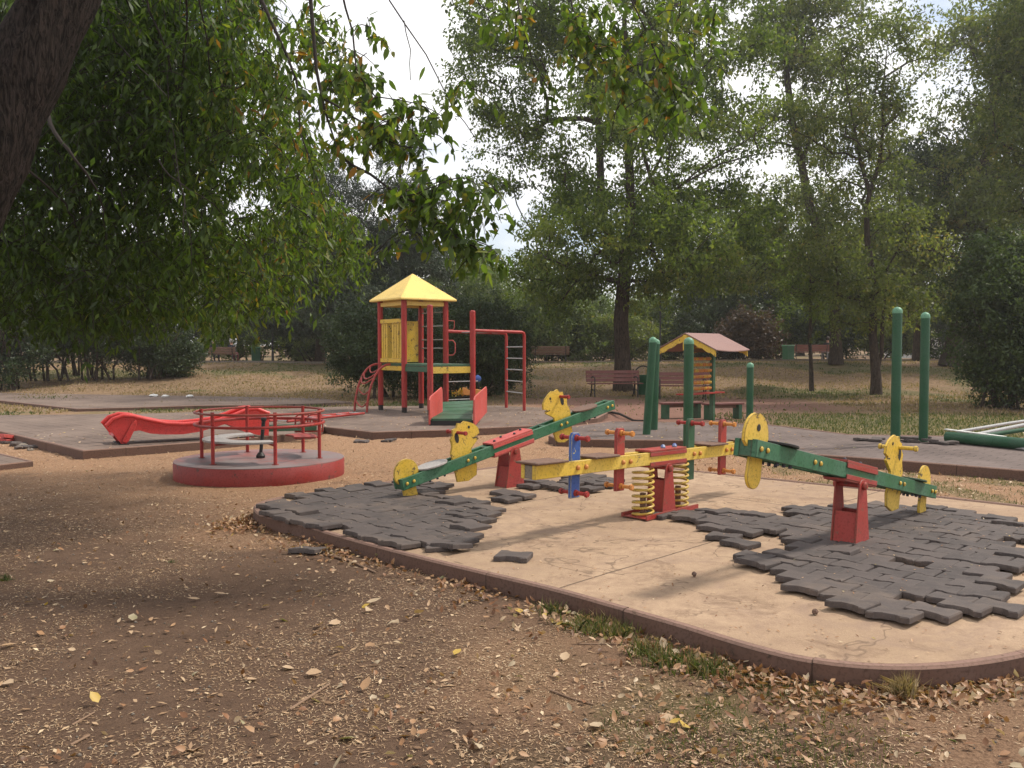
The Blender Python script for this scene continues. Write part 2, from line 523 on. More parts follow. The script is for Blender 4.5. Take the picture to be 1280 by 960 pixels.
def leaf_mat(name, stops, trans=.35, clump=1.2, rough=.5):
    m = mat(name, stops[0][1], rough)
    a = N(m, 'ShaderNodeAttribute'); a.attribute_name = 'tint'
    tc_ = N(m, 'ShaderNodeTexCoord').outputs['Object']
    nn = noise(m, clump, 3, .6, tc_)
    ad = N(m, 'ShaderNodeMath'); ad.operation = 'MULTIPLY_ADD'; ad.inputs[1].default_value = .75
    s2 = N(m, 'ShaderNodeMath'); s2.operation = 'SUBTRACT'; s2.inputs[1].default_value = .375
    lk(m, nn.outputs[0], ad.inputs[0]); lk(m, a.outputs['Fac'], s2.inputs[0]); lk(m, s2.outputs[0], ad.inputs[2])
    r = ramp(m, ad.outputs[0], stops)
    b = bsdf(m)
    lk(m, r.outputs[0], b.inputs['Base Color'])
    b.inputs['Specular IOR Level'].default_value = .35
    t = N(m, 'ShaderNodeBsdfTranslucent')
    br = N(m, 'ShaderNodeMix'); br.data_type = 'RGBA'; br.blend_type = 'MULTIPLY'; br.inputs[0].default_value = 1
    lk(m, r.outputs[0], br.inputs[6]); br.inputs[7].default_value = (1.5, 1.6, .7, 1)
    lk(m, br.outputs[2], t.inputs[0])
    mxs = N(m, 'ShaderNodeMixShader'); mxs.inputs[0].default_value = trans
    o_ = [n for n in m.node_tree.nodes if n.type == 'OUTPUT_MATERIAL'][0]
    lk(m, b.outputs[0], mxs.inputs[1]); lk(m, t.outputs[0], mxs.inputs[2]); lk(m, mxs.outputs[0], o_.inputs[0])
    return m
L_BOX = leaf_mat('drooping_leaf', [(.05, (.030, .050, .010)), (.40, (.055, .095, .017)), (.72, (.11, .165, .028)), (.93, (.19, .18, .03)), (1.0, (.26, .13, .03))], .52)
L_MAP = leaf_mat('maple_leaf', [(.05, (.034, .055, .016)), (.40, (.085, .122, .028)), (.68, (.155, .195, .045)), (.9, (.22, .235, .06)), (1.0, (.25, .19, .06))], .55)
L_OLI = leaf_mat('olive_leaf', [(.05, (.042, .060, .022)), (.42, (.098, .122, .038)), (.72, (.17, .185, .06)), (1.0, (.27, .19, .07))], .55)
L_DRK = leaf_mat('dark_evergreen_leaf', [(.05, (.015, .026, .010)), (.5, (.034, .056, .018)), (.85, (.070, .100, .030)), (1.0, (.11, .12, .04))], .25)
L_SHR = leaf_mat('broad_shrub_leaf', [(.05, (.022, .036, .012)), (.45, (.050, .078, .022)), (.8, (.10, .14, .035)), (1.0, (.16, .17, .05))], .35)
L_PIN = leaf_mat('pine_needles', [(.05, (.016, .026, .014)), (.6, (.034, .052, .026)), (1.0, (.07, .09, .045))], .15)
L_LIT = leaf_mat('pale_shrub_leaf', [(.05, (.05, .075, .02)), (.5, (.10, .14, .04)), (1.0, (.19, .21, .07))], .35)
L_RED = leaf_mat('reddish_leaf', [(.05, (.035, .025, .016)), (.5, (.07, .04, .028)), (1.0, (.10, .06, .035))], .3)
L_GRS = leaf_mat('grass_blade', [(.05, (.05, .07, .02)), (.45, (.10, .12, .035)), (.7, (.23, .165, .085)), (1.0, (.36, .26, .155))], .3)
L_FAL = leaf_mat('dead_leaf', [(.0, (.10, .045, .022)), (.25, (.22, .10, .045)), (.5, (.36, .20, .10)), (.72, (.45, .31, .19)), (.90, (.46, .37, .25)), (.96, (.20, .19, .08)), (1.0, (.45, .30, .06))], .15, 1.6)
L_CHP = leaf_mat('straw_chip', [(.0, (.12, .065, .035)), (.35, (.27, .165, .09)), (.7, (.46, .31, .18)), (1.0, (.62, .48, .31))], .05, 5)

def bark(name, a, b, sc=1.0):
    m = mat(name, a, .95)
    tc_ = N(m, 'ShaderNodeTexCoord').outputs['Object']
    mp_ = N(m, 'ShaderNodeMapping'); mp_.inputs['Scale'].default_value = (26 * sc, 26 * sc, 5 * sc)
    lk(m, tc_, mp_.inputs[0])
    n = noise(m, 1, 7, .65, mp_.outputs[0], 1.2)
    c = mixc(m, ramp(m, n.outputs[0], [(.4, 0), (.62, 1)]).outputs[0], a, b)
    lk(m, c, bsdf(m).inputs['Base Color'])
    lk(m, bump(m, n.outputs[0], 1.0, .03), bsdf(m).inputs['Normal'])
    bsdf(m).inputs['Specular IOR Level'].default_value = .1
    return m
M_BARK = bark('dark_bark', (.030, .022, .018), (.10, .075, .058))
M_BARKF = bark('furrowed_bark', (.008, .006, .005), (.045, .034, .028), 1.7)
M_TWIG = mat('twig_bark', (.028, .021, .017), .95)
M_STICK = mat('dry_stick', (.22, .14, .09), .9)

# ------------------------------------------------------------------ ground
PADZ = 0.10
def pxpoly(pts, z): return [P(a, b, z) for a, b in pts]
PAD_T = pxpoly([(-140, 512), (0, 539), (105, 564), (250, 553), (386, 541), (404, 533.5), (466, 540.5), (560, 537.5), (667, 532.5), (745, 523), (758, 516), (690, 510), (620, 507), (430, 508), (330, 512), (180, 517), (0, 519), (-140, 505)], PADZ)
PAD_R = pxpoly([(688, 545), (697, 549), (760, 550), (852, 551), (930, 559), (1001, 567), (1120, 576), (1280, 589), (1500, 607), (1560, 575), (1400, 556), (1180, 545.5), (1060, 543.5), (960, 531), (851, 528), (764, 527), (712, 534)], PADZ)
PAD_F = pxpoly([(-80, 494), (0, 501), (98, 511.5), (160, 510), (243, 507.5), (330, 506.5), (440, 503), (400, 498), (300, 496), (131, 493.5), (0, 491), (-80, 488)], .05)
PAD_L = pxpoly([(-90, 592), (38, 577), (0, 568), (-90, 552)], .05)

def smooth_closed(pts, it=2):
    for _ in range(it):
        q = []
        for i in range(len(pts)):
            a, b = pts[i], pts[(i + 1) % len(pts)]
            q += [a * .75 + b * .25, a * .25 + b * .75]
        pts = q
    return pts
# the pad in the middle: rounded rectangle in the A/B frame
def ab(a, b, z=0): return Vector((AD.x * a + BD.x * b, AD.y * a + BD.y * b, z))
def to_ab(p): # AD and BD are nearly orthogonal: solve
    d = AD.x * BD.y - AD.y * BD.x
    return ((p[0] * BD.y - p[1] * BD.x) / d, (AD.x * p[1] - AD.y * p[0]) / d)
KZ = 0.09
_main_px = [(321, 636), (324, 640), (332, 644.5), (392, 658.5), (420, 667.5), (512, 692), (600, 713), (700, 736), (775, 757.5), (850, 778), (917, 799), (960, 811), (998, 820), (1048, 828), (1108, 832), (1167, 831), (1227, 825), (1280, 815), (1340, 798)]
MAIN = [P(a, b, KZ) for a, b in _main_px]
_e = to_ab(MAIN[-1])
_fl = to_ab(P(1280, 632, KZ)); _bl = to_ab(P(443, 608, KZ)); _f2 = to_ab(P(866, 588, KZ))
BB = (_fl[1] + _f2[1]) / 2
for da, db in ((_e[0] + .35, _e[1] + .5), (_e[0] + .55, _e[1] + 1.1), (_e[0] + .6, BB - .9), (_e[0] + .45, BB - .3), (_e[0] + .1, BB - .04), (_e[0] - .4, BB)):
    MAIN.append(ab(da, db, KZ))
MAIN += [P(1280, 632, KZ), P(1100, 612, KZ), P(866, 588, KZ), P(790, 579, KZ), P(735, 574.5, KZ), P(700, 574, KZ), P(660, 578, KZ), P(560, 591, KZ), P(487, 601.5, KZ), P(443, 608, KZ), P(380, 617, KZ), P(345, 622, KZ), P(322, 629, KZ)]

def resample(pts, step, closed=True):
    out_ = []
    n = len(pts)
    for i in range(n if closed else n - 1):
        a, b = pts[i], pts[(i + 1) % n]
        k = max(1, int((b - a).length / step))
        for j in range(k): out_.append(a.lerp(b, j / k))
    if not closed: out_.append(pts[-1])
    return out_
MAIN = resample(smooth_closed(MAIN, 2), .12)

def build_ground():
    def axis(segs):
        a = []
        for s, e, st in segs: a += list(np.arange(s, e, st))
        return np.array(a + [segs[-1][1]])
    xs = axis([(-320, -60, 20), (-60, -20, 2), (-20, -6, .35), (-6, 6, .07), (6, 20, .3), (20, 60, 2), (60, 320, 20)])
    ys = axis([(-60, -4, 6), (-4, 1, .5), (1, 9, .06), (9, 16, .12), (16, 50, .3), (50, 120, 3), (120, 400, 20)])
    X, Y = np.meshgrid(xs, ys)
    Z = gz(X, Y)
    # ground sits a little low under the pads
    inm = inpoly(X, Y, MAIN) | inpoly(X, Y, PAD_T) | inpoly(X, Y, PAD_R)
    Z = np.where(inm, -.06, Z)
    # soil banked against the near kerb
    n1, n2 = len(ys), len(xs)
    V = np.stack([X.ravel(), Y.ravel(), Z.ravel()], 1)
    i = np.arange(n1 * n2).reshape(n1, n2)
    Fq = np.stack([i[:-1, :-1], i[:-1, 1:], i[1:, 1:], i[1:, :-1]], -1).reshape(-1, 4)
    x, y = X.ravel(), Y.ravel()
    n = fbm(x * .5, y * .5, 3); nf = fbm(x * 2.5, y * 2.5, 4)
    mul = sstep(6.2, 8.8, y + 2.2 * (n - .5) + .30 * x * (x < 0)) * (1 - sstep(24, 26, y)) * sstep(.22, .5, nf + .18)
    mul = np.maximum(mul, .55 * sstep(.50, .66, n) * (y < 9))
    bare = sstep(17, 19, y + 2 * (n - .5)) * (1 - sstep(26, 29, y + 3 * (nf - .5) - .25 * np.abs(x - 4))) * sstep(-2, 2, x) * (1 - sstep(8, 10, x + 2 * (n - .5)))
    dry = sstep(19, 22, y + 3 * (n - .5)) * (1 - bare)
    dry = np.maximum(dry, .8 * sstep(27, 29, y))
    gn = fbm(x * .22, y * .3, 8)
    green = sstep(.54, .66, gn + .25 * (nf - .5)) * sstep(19, 22, y) * (1 - bare) * .6
    green = np.maximum(green, .75 * sstep(14.5, 15.5, y) * (1 - sstep(19, 23, y + 3 * (nf - .5))) * sstep(5.0, 6.2, x + (n - .5) * 2))
    # green strip by the far kerb, and the thin turf bottom right
    green = np.maximum(green, .55 * sstep(.46, .62, nf) * (x > 3.3) * (y > 8) * (y < 13.5))
    green = np.maximum(green, .5 * sstep(.50, .66, nf) * np.exp(-(((x - 1.05) / .9) ** 2 + ((y - 3.5) / .9) ** 2)))
    np_mesh_o = np_mesh('ground', V, Fq.ravel(), np.full(len(Fq), 4), ground_mat(),
                        attr=dict(mulch=mul, bare=bare, dry=np.clip(dry, 0, 1), green=np.clip(green, 0, 1)), smooth=True)
    tag(np_mesh_o, 'brown soil with wood chips and dry grass', kind='structure')
build_ground()

def sheet(name, poly, z, m, label):
    b = MB(); b.slab(poly, z - .16, z)
    return tag(b.build(name, m, smooth=0), label, kind='structure')
def kerb(name, pts, w_, ztop, label, closed=False, h=.22, gap=None, seg=1.0):
    """kerb stones laid end to end along a line: each stone a block with a small joint, all one strip"""
    b = MB()
    n = len(pts)
    cen = sum(pts, Vector()) / n
    acc = 0
    rr = random.Random(5)
    off = 0; dz = 0
    for i in range(n if closed else n - 1):
        p, q = pts[i], pts[(i + 1) % n]
        d = q - p; l = d.length
        if l < 1e-4: continue
        t = d / l
        acc += l
        g = 0.0
        if acc > seg: acc = 0; g = .003; dz = rr.uniform(-.002, .002); off = rr.uniform(-.002, .002)
        nrm = Vector((t.y, -t.x, 0))
        tprev = (pts[i] - pts[i - 1]).normalized() if (closed or i > 0) else t
        tnext = (pts[(i + 2) % n] - q).normalized() if (closed or i < n - 2) else t
        def corner(pt, t2):
            nn = (Vector((t.y, -t.x, 0)) + Vector((t2.y, -t2.x, 0)))
            nn.normalize()
            c = max(.4, nn.dot(nrm))
            return nn / c
        n0, n1 = corner(p, tprev), corner(q, tnext)
        a, c = p + t * g, q
        z = ztop + dz
        wi, wo = -w_ / 2 + off, w_ / 2 + off
        ch = .012
        prof = [(wi, z - h), (wi, z - ch), (wi + ch, z), (wo - ch, z), (wo, z - ch), (wo, z - h)]
        vv = [Vector((a.x + n0.x * o_, a.y + n0.y * o_, zz)) for o_, zz in prof] + [Vector((c.x + n1.x * o_, c.y + n1.y * o_, zz)) for o_, zz in prof]
        fs = [(k, k + 1, k + 7, k + 6) for k in range(5)]
        base = len(b.f)
        b.add(vv, fs)
        b.m[-5:] = [0, 1, 1, 1, 0]
        b.add(vv, [(5, 4, 3, 2, 1, 0), (6, 7, 8, 9, 10, 11)])
    o = b.build(name, [M_KERB, M_KERBT], smooth=20)
    return tag(o, label, kind='structure')

ja, jb = to_ab(P(700, 733, .08)), to_ab(P(853, 687, .08))
jc, jd = to_ab(P(667, 625, .08)), to_ab(P(754, 609, .08))
# mapping node rotates by -BANG: x' runs along BD, y' against AD
M_CONC = concrete_mat([(1, -(ja[0] + jb[0]) / 2 * 1.0), (1, -(jc[0] + jd[0]) / 2), (0, (jb[1] + 2.2))])
b = MB(); b.slab(MAIN, -.12, KZ - .012); tag(b.build('concrete_pavement', M_CONC, smooth=0), 'tan concrete slab under the seesaws', kind='structure')
kerb('kerb', MAIN, .062, KZ, 'brown kerb round the concrete slab', True, seg=1.0)
sheet('playground_pavement', PAD_T, PADZ, M_PAD, 'dark rubber paving under the climbing tower')
kerb('tower_pavement_kerb', resample(PAD_T[:12], .5, False), .06, PADZ + .012, 'kerb before the tower paving', seg=.95)
sheet('post_pavement', PAD_R, PADZ, M_PAD2, 'dark rubber paving round the green posts')
kerb('post_pavement_kerb', resample(PAD_R, .5, True), .06, PADZ + .012, 'kerb round the paving of the green posts', True, seg=.95)
sheet('far_pavement', PAD_F, .055, M_PAD, 'worn paving strip beyond the red slide')
kerb('far_pavement_kerb', resample(PAD_F[:6], .5, False), .06, .065, 'kerb of the worn paving strip', seg=.95)
sheet('side_pavement', PAD_L, .05, M_PAD, 'corner of dark paving')
kerb('side_pavement_kerb', resample(PAD_L, .5, True), .05, .06, 'pale kerb of the paving corner', True, seg=.95)

# pale path up on the rise
def path():
    b = MB()
    X = np.linspace(-70, 70, 120)
    rows = []
    for x in X:
        yc = 45.3 + (2.0 * float(sstep(-6, -16, x))) + .5 * math.sin(x * .12)
        wd = 1.5
        rows.append([(x, yc - wd, g1(x, yc - wd) + .05), (x, yc + wd, g1(x, yc + wd) + .05)])
    vv = [p for r in rows for p in r]
    fs = [(2 * i, 2 * i + 2, 2 * i + 3, 2 * i + 1) for i in range(len(rows) - 1)]
    b.add(vv, fs)
    tag(b.build('path', M_PATH, smooth=60), 'pale gravel path along the rise', kind='structure')
    k = [Vector((r[0][0], r[0][1], 0)) for r in rows]
    mm = MB()
    for i in range(len(k) - 1):
        p = Vector(rows[i][0]); q = Vector(rows[i + 1][0])
        mm.bar(p + Vector((0, -.06, -.02)), q + Vector((0, -.06, -.02)), .10, .16)
    tag(mm.build('path_kerb', M_WOODG, smooth=0), 'stone edging of the gravel path', kind='structure')
path()

# ------------------------------------------------------------------ loose rubber pavers
TL, TP = .235, .172
def bone_poly():
    Lh, we, wm = TL / 2 - .002, .0975, .0725
    up = [(-Lh, we - .004), (-Lh + .008, we), (-Lh * .62, we), (-Lh * .30, wm), (Lh * .30, wm), (Lh * .62, we), (Lh - .008, we), (Lh, we - .004)]
    return up[::-1] + [(x, -y) for x, y in up]
def tile_mesh():
    b = MB()
    pl = bone_poly()
    n = len(pl)
    vv = [(x, y, 0) for x, y in pl] + [(x, y, .027) for x, y in pl] + [(x * .955, y * .945, .034) for x, y in pl]
    fs = [tuple(range(n - 1, -1, -1)), tuple(range(2 * n, 3 * n))]
    for k in (0, 1): fs += [(k * n + i, k * n + (i + 1) % n, (k + 1) * n + (i + 1) % n, (k + 1) * n + i) for i in range(n)]
    b.add(vv, fs)
    o = b.build('rubber_paver', M_RUB, smooth=30)
    return o
proto_tile = tile_mesh()
_vars = []
for _k in range(9):
    _m = proto_tile.data.copy()
    _r = random.Random(_k)
    _n = len(bone_poly())
    _co = [v.co.copy() for v in _m.vertices]
    for _i in range(_n):
        jx, jy = _r.gauss(0, .0022), _r.gauss(0, .0022)
        if _r.random() < .10: jx -= math.copysign(.010, _co[_i].x); jy -= math.copysign(.007, _co[_i].y)      # a crumbled edge
        for _l in range(3):
            v = _m.vertices[_i + _l * _n]; v.co.x += jx; v.co.y += jy
            if _l: v.co.z += _r.gauss(0, .0012)
    _vars.append(_m)
_tiles = []
_ANG = math.atan2(AD.y, AD.x)
def put_tile(x, y, z, rz, rx=0, ry=0, label='', group=None):
    if not _tiles: o = proto_tile
    else: o = proto_tile.copy(); COL.objects.link(o)
    o.data = _vars[len(_tiles) % len(_vars)] if len(_tiles) % 3 else _vars[(len(_tiles) * 7) % len(_vars)]
    o.location = (x, y, z); o.rotation_euler = (rx, ry, rz + (math.pi if len(_tiles) % 2 else 0))
    tag(o, label, 'paver')
    if group: o['group'] = group
    elif 'group' in o: del o['group']
    _tiles.append(o)
    return o
def tiles_in(poly_px, label, group, jitter=.008, drop=.03, zt=None, off=(0, 0)):
    zt = KZ - .01
    poly = [P(a, b, zt + .03) for a, b in poly_px]
    abp = [to_ab(p) for p in poly]
    a0, a1 = min(p[0] for p in abp), max(p[0] for p in abp)
    b0, b1 = min(p[1] for p in abp), max(p[1] for p in abp)
    r = random.Random(hash(group) % 1000 if False else len(group))
    for j in range(int((b1 - b0) / TP) + 2):
        for i in range(int((a1 - a0) / TL) + 2):
            a = a0 + off[0] + i * TL + (TL / 2 if j % 2 else 0); bb = b0 + off[1] + j * TP
            p = ab(a, bb)
            if not bool(inpoly(p.x, p.y, poly)): continue
            # edges of the sheet are looser
            edge = 1
            for da, db in ((.3, 0), (-.3, 0), (0, .25), (0, -.25)):
                q = ab(a + da, bb + db)
                if not bool(inpoly(q.x, q.y, poly)): edge = 3.2
            if r.random() < drop * edge * .6: continue
            if inpoly(p.x, p.y, MAIN) == False: continue
            s = jitter * edge
            tilt = .010 * edge + .03 * (r.random() < .12)
            up = abs(r.gauss(0, .004)) * edge
            put_tile(p.x + r.gauss(0, s * .35), p.y + r.gauss(0, s * .35), zt + up + .001 * edge, _ANG + r.gauss(0, .012 * edge), r.gauss(0, tilt), r.gauss(0, tilt), label, group)
tiles_in([(330, 632), (345, 623), (375, 616), (445, 607), (520, 602), (560, 606), (545, 617), (600, 627), (622, 640), (600, 655), (618, 664), (585, 683), (560, 690), (500, 682), (478, 676), (410, 667), (380, 660), (350, 648)],
         'dark rubber paver in the sheet at the pointed end of the slab', 'pavers in the pointed end of the slab')
tiles_in([(832, 643), (870, 637), (935, 640), (1000, 636), (1030, 634), (1060, 630), (1170, 632), (1265, 650), (1330, 672), (1330, 700), (1262, 742), (1245, 770), (1195, 778), (1130, 770), (1075, 770), (985, 752), (995, 738), (922, 708), (950, 690), (985, 686), (1010, 678), (960, 668), (900, 666), (845, 654)],
         'dark rubber paver in the large sheet round the seesaw with a missing head', 'pavers round the seesaw with a missing head')
tiles_in([(655, 601), (680, 594), (760, 596), (785, 606), (735, 613), (660, 609)],
         'dark rubber paver in the small patch behind the spring seesaw', 'pavers in the small patch behind the spring seesaw', .03, .12)
tiles_in([(585, 618), (640, 612), (672, 617), (655, 628), (590, 624)], 'dark rubber paver scattered by the red trestle of the tilted seesaw', 'pavers by the red trestle', .05, .2)
singles = [
    (642, 697, .5, 0, 0, 'single dark rubber paver alone on bare concrete'),
    (905, 673, .25, .03, 0, 'loose rubber paver nearer the bare concrete, tilted beside the big sheet'),
    (925, 681, -.1, 0, .02, 'loose rubber paver lying flat in front of the tilted one'),
    (820, 645, .1, 0, 0, 'rubber paver under the red base bar of the spring seesaw'),
    (846, 646, .0, .02, 0, 'rubber paver next to the one under the red base bar'),
    (757, 608, .3, .0, .05, 'rubber paver alone behind the blue upright of the spring seesaw'),
    (545, 684, -.5, .0, .0, 'rubber paver slid from the pointed sheet towards the kerb'),
]
for (px, py, dr, rx, ry, lab) in singles:
    p = P(px, py, KZ)
    put_tile(p.x, p.y, KZ - .008 + abs(rx) * .12 + abs(ry) * .12, _ANG + dr, rx, ry, lab)
for (px, py, dr, rx, lab) in [(385, 690, .4, .12, 'muddy rubber paver on the soil below the kerb among dead leaves'),]:
    p = P(px, py, 0); put_tile(p.x, p.y, g1(p.x, p.y) + .004, _ANG + dr, rx, .05, lab)
for k, (px, py, lab) in enumerate([(452, 552, 'broken paver on the wood chips before the tower kerb'), (486, 551, 'second broken paver on the chips below the tower kerb corner'), (8, 553, 'paver among rubble beside the red board'), (38, 559, 'dark paver at the end of the rubble by the red board')]):
    p = P(px, py, 0); put_tile(p.x, p.y, g1(p.x, p.y) + .005, k * 1.3, .08, .05, lab)
_dis = [(1078, 551), (1096, 552), (1128, 551), (1140, 553), (1152, 550), (1162, 554), (1174, 555), (1186, 556)]
for k, (px, py) in enumerate(_dis):
    p = P(px, py, PADZ); put_tile(p.x, p.y, PADZ + .006 + (k % 3) * .012, k * .9, .10 * ((k % 3) - 1), .08, 'lifted rubber paver at the feet of the two tall posts', 'lifted pavers by the tall posts')

# ------------------------------------------------------------------ seesaws
def arc(cx, cz, rx, rz, a0, a1, n): return [(cx + rx * math.cos(R(a0 + (a1 - a0) * i / n)), cz + rz * math.sin(R(a0 + (a1 - a0) * i / n))) for i in range(n + 1)]
# head plate, facing -x (towards the pivot for a rider on the +x side)
HEAD = [(.13, -.20), (.02, -.23), (-.07, -.20), (-.09, -.10), (-.06, .0), (-.06, .075), (-.11, .12), (-.155, .155), (-.125, .185), (-.17, .205), (-.165, .265), (-.13, .315), (-.085, .35), (-.04, .375), (-.01, .36), (.03, .375), (.05, .335), (.09, .325), (.095, .27), (.125, .24), (.12, .17), (.145, .10), (.14, 0)]
TAIL2 = [(-.06, -.10)] + arc(.02, -.13, .085, .085, 190, 350, 8) + [(.10, -.02)] + arc(0, .10, .15, .15, -20, 195, 16) + [(-.10, .03), (-.055, .045), (-.04, .01), (-.055, -.03)]
TAIL = [(-.075, -.10)] + arc(-.0, -.12, .085, .085, 190, 350, 8) + [(.075, -.02)] + arc(0, .10, .14, .14, -20, 200, 14) + [(-.07, -.02)]
def plate(name, poly, x, Mt, m, root, flip=False, t=.022, z0=.06, extra=None):
    pl = [((-u if flip else u), v) for u, v in poly]
    if flip: pl = pl[::-1]
    b = MB(); b.prism(pl, t, o=(x, 0, z0))
    if extra: extra(b)
    b.xf(Mt)
    return b.build(name, [m, M_BLACK], root, bevel=.003)

def trestle(root, h, wtop=.06, wbot=.13, m=M_REDW, half=.088, mh=.60):
    b = MB()
    for s in (-1, 1):
        b.prism([(-wbot, 0), (wbot, 0), (wtop, h + .03), (.025, h + .055), (-.025, h + .055), (-wtop, h + .03)], .012, o=(0, s * half, 0))
    top = wbot + (wtop - wbot) * mh
    for s in (-1, 1):
        vv = [(s * (wbot - .012), -half + .005, 0), (s * (wbot - .012), half - .005, 0), (s * (top - .012), half - .005, h * mh), (s * (top - .012), -half + .005, h * mh)]
        vv2 = [(x - s * .008, y, z) for x, y, z in vv]
        b.add(vv + vv2, [(0, 1, 2, 3), (7, 6, 5, 4), (0, 4, 5, 1), (1, 5, 6, 2), (2, 6, 7, 3), (3, 7, 4, 0)])
    o = b.build('trestle', m, root, smooth=20, bevel=.003)
    a = MB(); a.tube([(0, -half - .035, h + .01), (0, half + .035, h + .01)], .016, 12)
    for s in (-1, 1): a.lathe([(.026, -.012), (.03, 0), (.026, .012)], 12, (0, s * (half + .02), h + .01), M=Matrix.Rotation(R(90), 3, 'X'))
    a.build('axle', m, o)
    return o

def seesaw(label, px, py, tilt, n_near, n_far, heads, tails, seats, group, ang=BANG, h=.44, missing_bolts=()):
    p = P(px, py, KZ)
    root = thing('seesaw', label, 'seesaw', (p.x, p.y, KZ - .02), ang, group)
    trestle(root, h)
    Mt = Matrix.Translation((0, 0, h + .042)) @ Matrix.Rotation(tilt, 4, 'Y')
    hb = .108
    for s in (-1, 1):
        b = MB()
        yy = s * .058
        b.prism([(-n_near, 0), (n_far, 0), (n_far, hb), (-n_near, hb)], .036, o=(0, yy, 0))
        for bx in (-n_near + .13, -n_near + .05, -n_near + .80, -n_near + .89, n_far - .05, n_far - .13, n_far - .80, n_far - .89):
            b.lathe([(.017, 0), (.017, .007), (.010, .016)], 10, (bx, yy + s * .018, .056), m=1, M=Matrix.Rotation(R(-90 * s), 3, 'X'))
        b.xf(Mt); b.build('plank', [M_GREEN, M_YEL if s < 0 else M_BOLT], root, smooth=30, bevel=.004)
    b = MB()       # red sleeve: channel above and below
    b.box((0, 0, hb + .012), (.56, .165, .018)); b.box((0, 0, -.012), (.56, .165, .018))
    for s in (-1, 1):
        b.box((0, s * .084, hb - .016), (.56, .008, .036)); b.box((0, s * .084, .010), (.56, .008, .036))
    for i in range(4): b.lathe([(.014, 0), (.014, .012), (.006, .018)], 8, (-.21 + .14 * i, (.03 if i % 2 else -.03), hb + .021), m=1)
    b.xf(Mt); b.build('sleeve', [M_PINK if heads == 2 else M_REDW, M_BOLTD], root, smooth=20, bevel=.002)
    for s, n_ in ((-1, n_near), (1, n_far)):
        # end block between the planks
        for bx in (n_ - .03, n_ - 1.1):
            b = MB(); b.box((s * bx, 0, hb / 2), (.05, .078, hb - .01)); b.xf(Mt); b.build('spacer_block', M_GREEND, root)
        has_head = heads == 2 or (heads == 1 and s > 0)
        if has_head:
            def marks(b, s=s, n_=n_):
                for t_ in (-1, 1):
                    Mr = Matrix.Rotation(R(-90 * t_), 3, 'X')
                    b.lathe([(.014, 0), (.014, .002)], 14, (s * (n_ - .93), t_ * .012, .36), M=Mr, m=1)
                    b.box((s * (n_ - .99), t_ * .0125, .235), (.06, .002, .008), m=1)
                    b.lathe([(.04, 0), (.04, .0015)], 16, (s * (n_ - .76), t_ * .0115, .295), M=Mr @ Matrix.Diagonal((.65, 1.3, 1)), m=1)
            ho = plate('head_board', [(u * 1.25, v) for u, v in HEAD], s * (n_ - .84), Mt, M_YEL, root, flip=(s < 0), extra=marks)
            hd = MB(); hd.tube([(s * (n_ - .78), -.14, .06 + .285), (s * (n_ - .78), .14, .06 + .285)], .016, 12)
            for t_ in (-1, 1): hd.lathe([(.022, -.012), (.024, 0), (.020, .012)], 12, (s * (n_ - .78), t_ * .14, .345), M=Matrix.Rotation(R(90), 3, 'X'))
            hd.xf(Mt); hd.build('handle', M_RED if heads == 2 else M_YELB, ho)
        if (tails == 2) or (tails == 1 and s < 0):
            def eye(b, s=s, n_=n_):
                if heads == 1 and s < 0:
                    for t_ in (-1, 1): b.lathe([(.022, 0), (.022, .002)], 14, (s * (n_ - .11) + .01, t_ * .012, .19), M=Matrix.Rotation(R(-90 * t_), 3, 'X'), m=1)
            plate('tail_board', TAIL2 if (heads == 1 and s < 0) else TAIL, s * (n_ - .11), Mt, M_YEL, root, flip=(s > 0), z0=.03, extra=eye)
        b = MB()
        sx = s * (n_ - .42)
        prof = arc(0, 0, .18, .16, 0, 360, 20)[:-1]
        pl = [(sx + u * (1 if abs(u) < .13 else .95), v * .72) for u, v in prof]
        b.slab(pl, hb + .004, hb + .02)
        b.box((sx, 0, hb - .01), (.12, .07, .03))
        b.xf(Mt); b.build('seat', seats[0 if s < 0 else 1], root, bevel=.003)
        b = MB()
        for q in (-.09, 0, .09): b.lathe([(.012, -.02), (.012, 0)], 8, (sx + q, -.05, 0)); b.lathe([(.012, -.02), (.012, 0)], 8, (sx + q, .05, 0))
        b.xf(Mt); b.build('seat_bolt', M_BOLTD, root)
    return root

A1 = math.atan2(.66, .75)
seesaw('green and red seesaw with two yellow animal heads, tilted down towards the carousel', 637, 606, -math.atan2(.325, 1.5), 1.42, 1.60, 2, 1, (M_GREY, M_BROWN), 'plank seesaws on the concrete slab', A1, .37)
seesaw('green seesaw with one yellow head left, its other head missing, standing among dark pavers', 1062, 679, math.atan2(.30, 1.5), 1.60, 1.66, 1, 2, (M_BLACK, M_GREEND), 'plank seesaws on the concrete slab', BANG, .44)

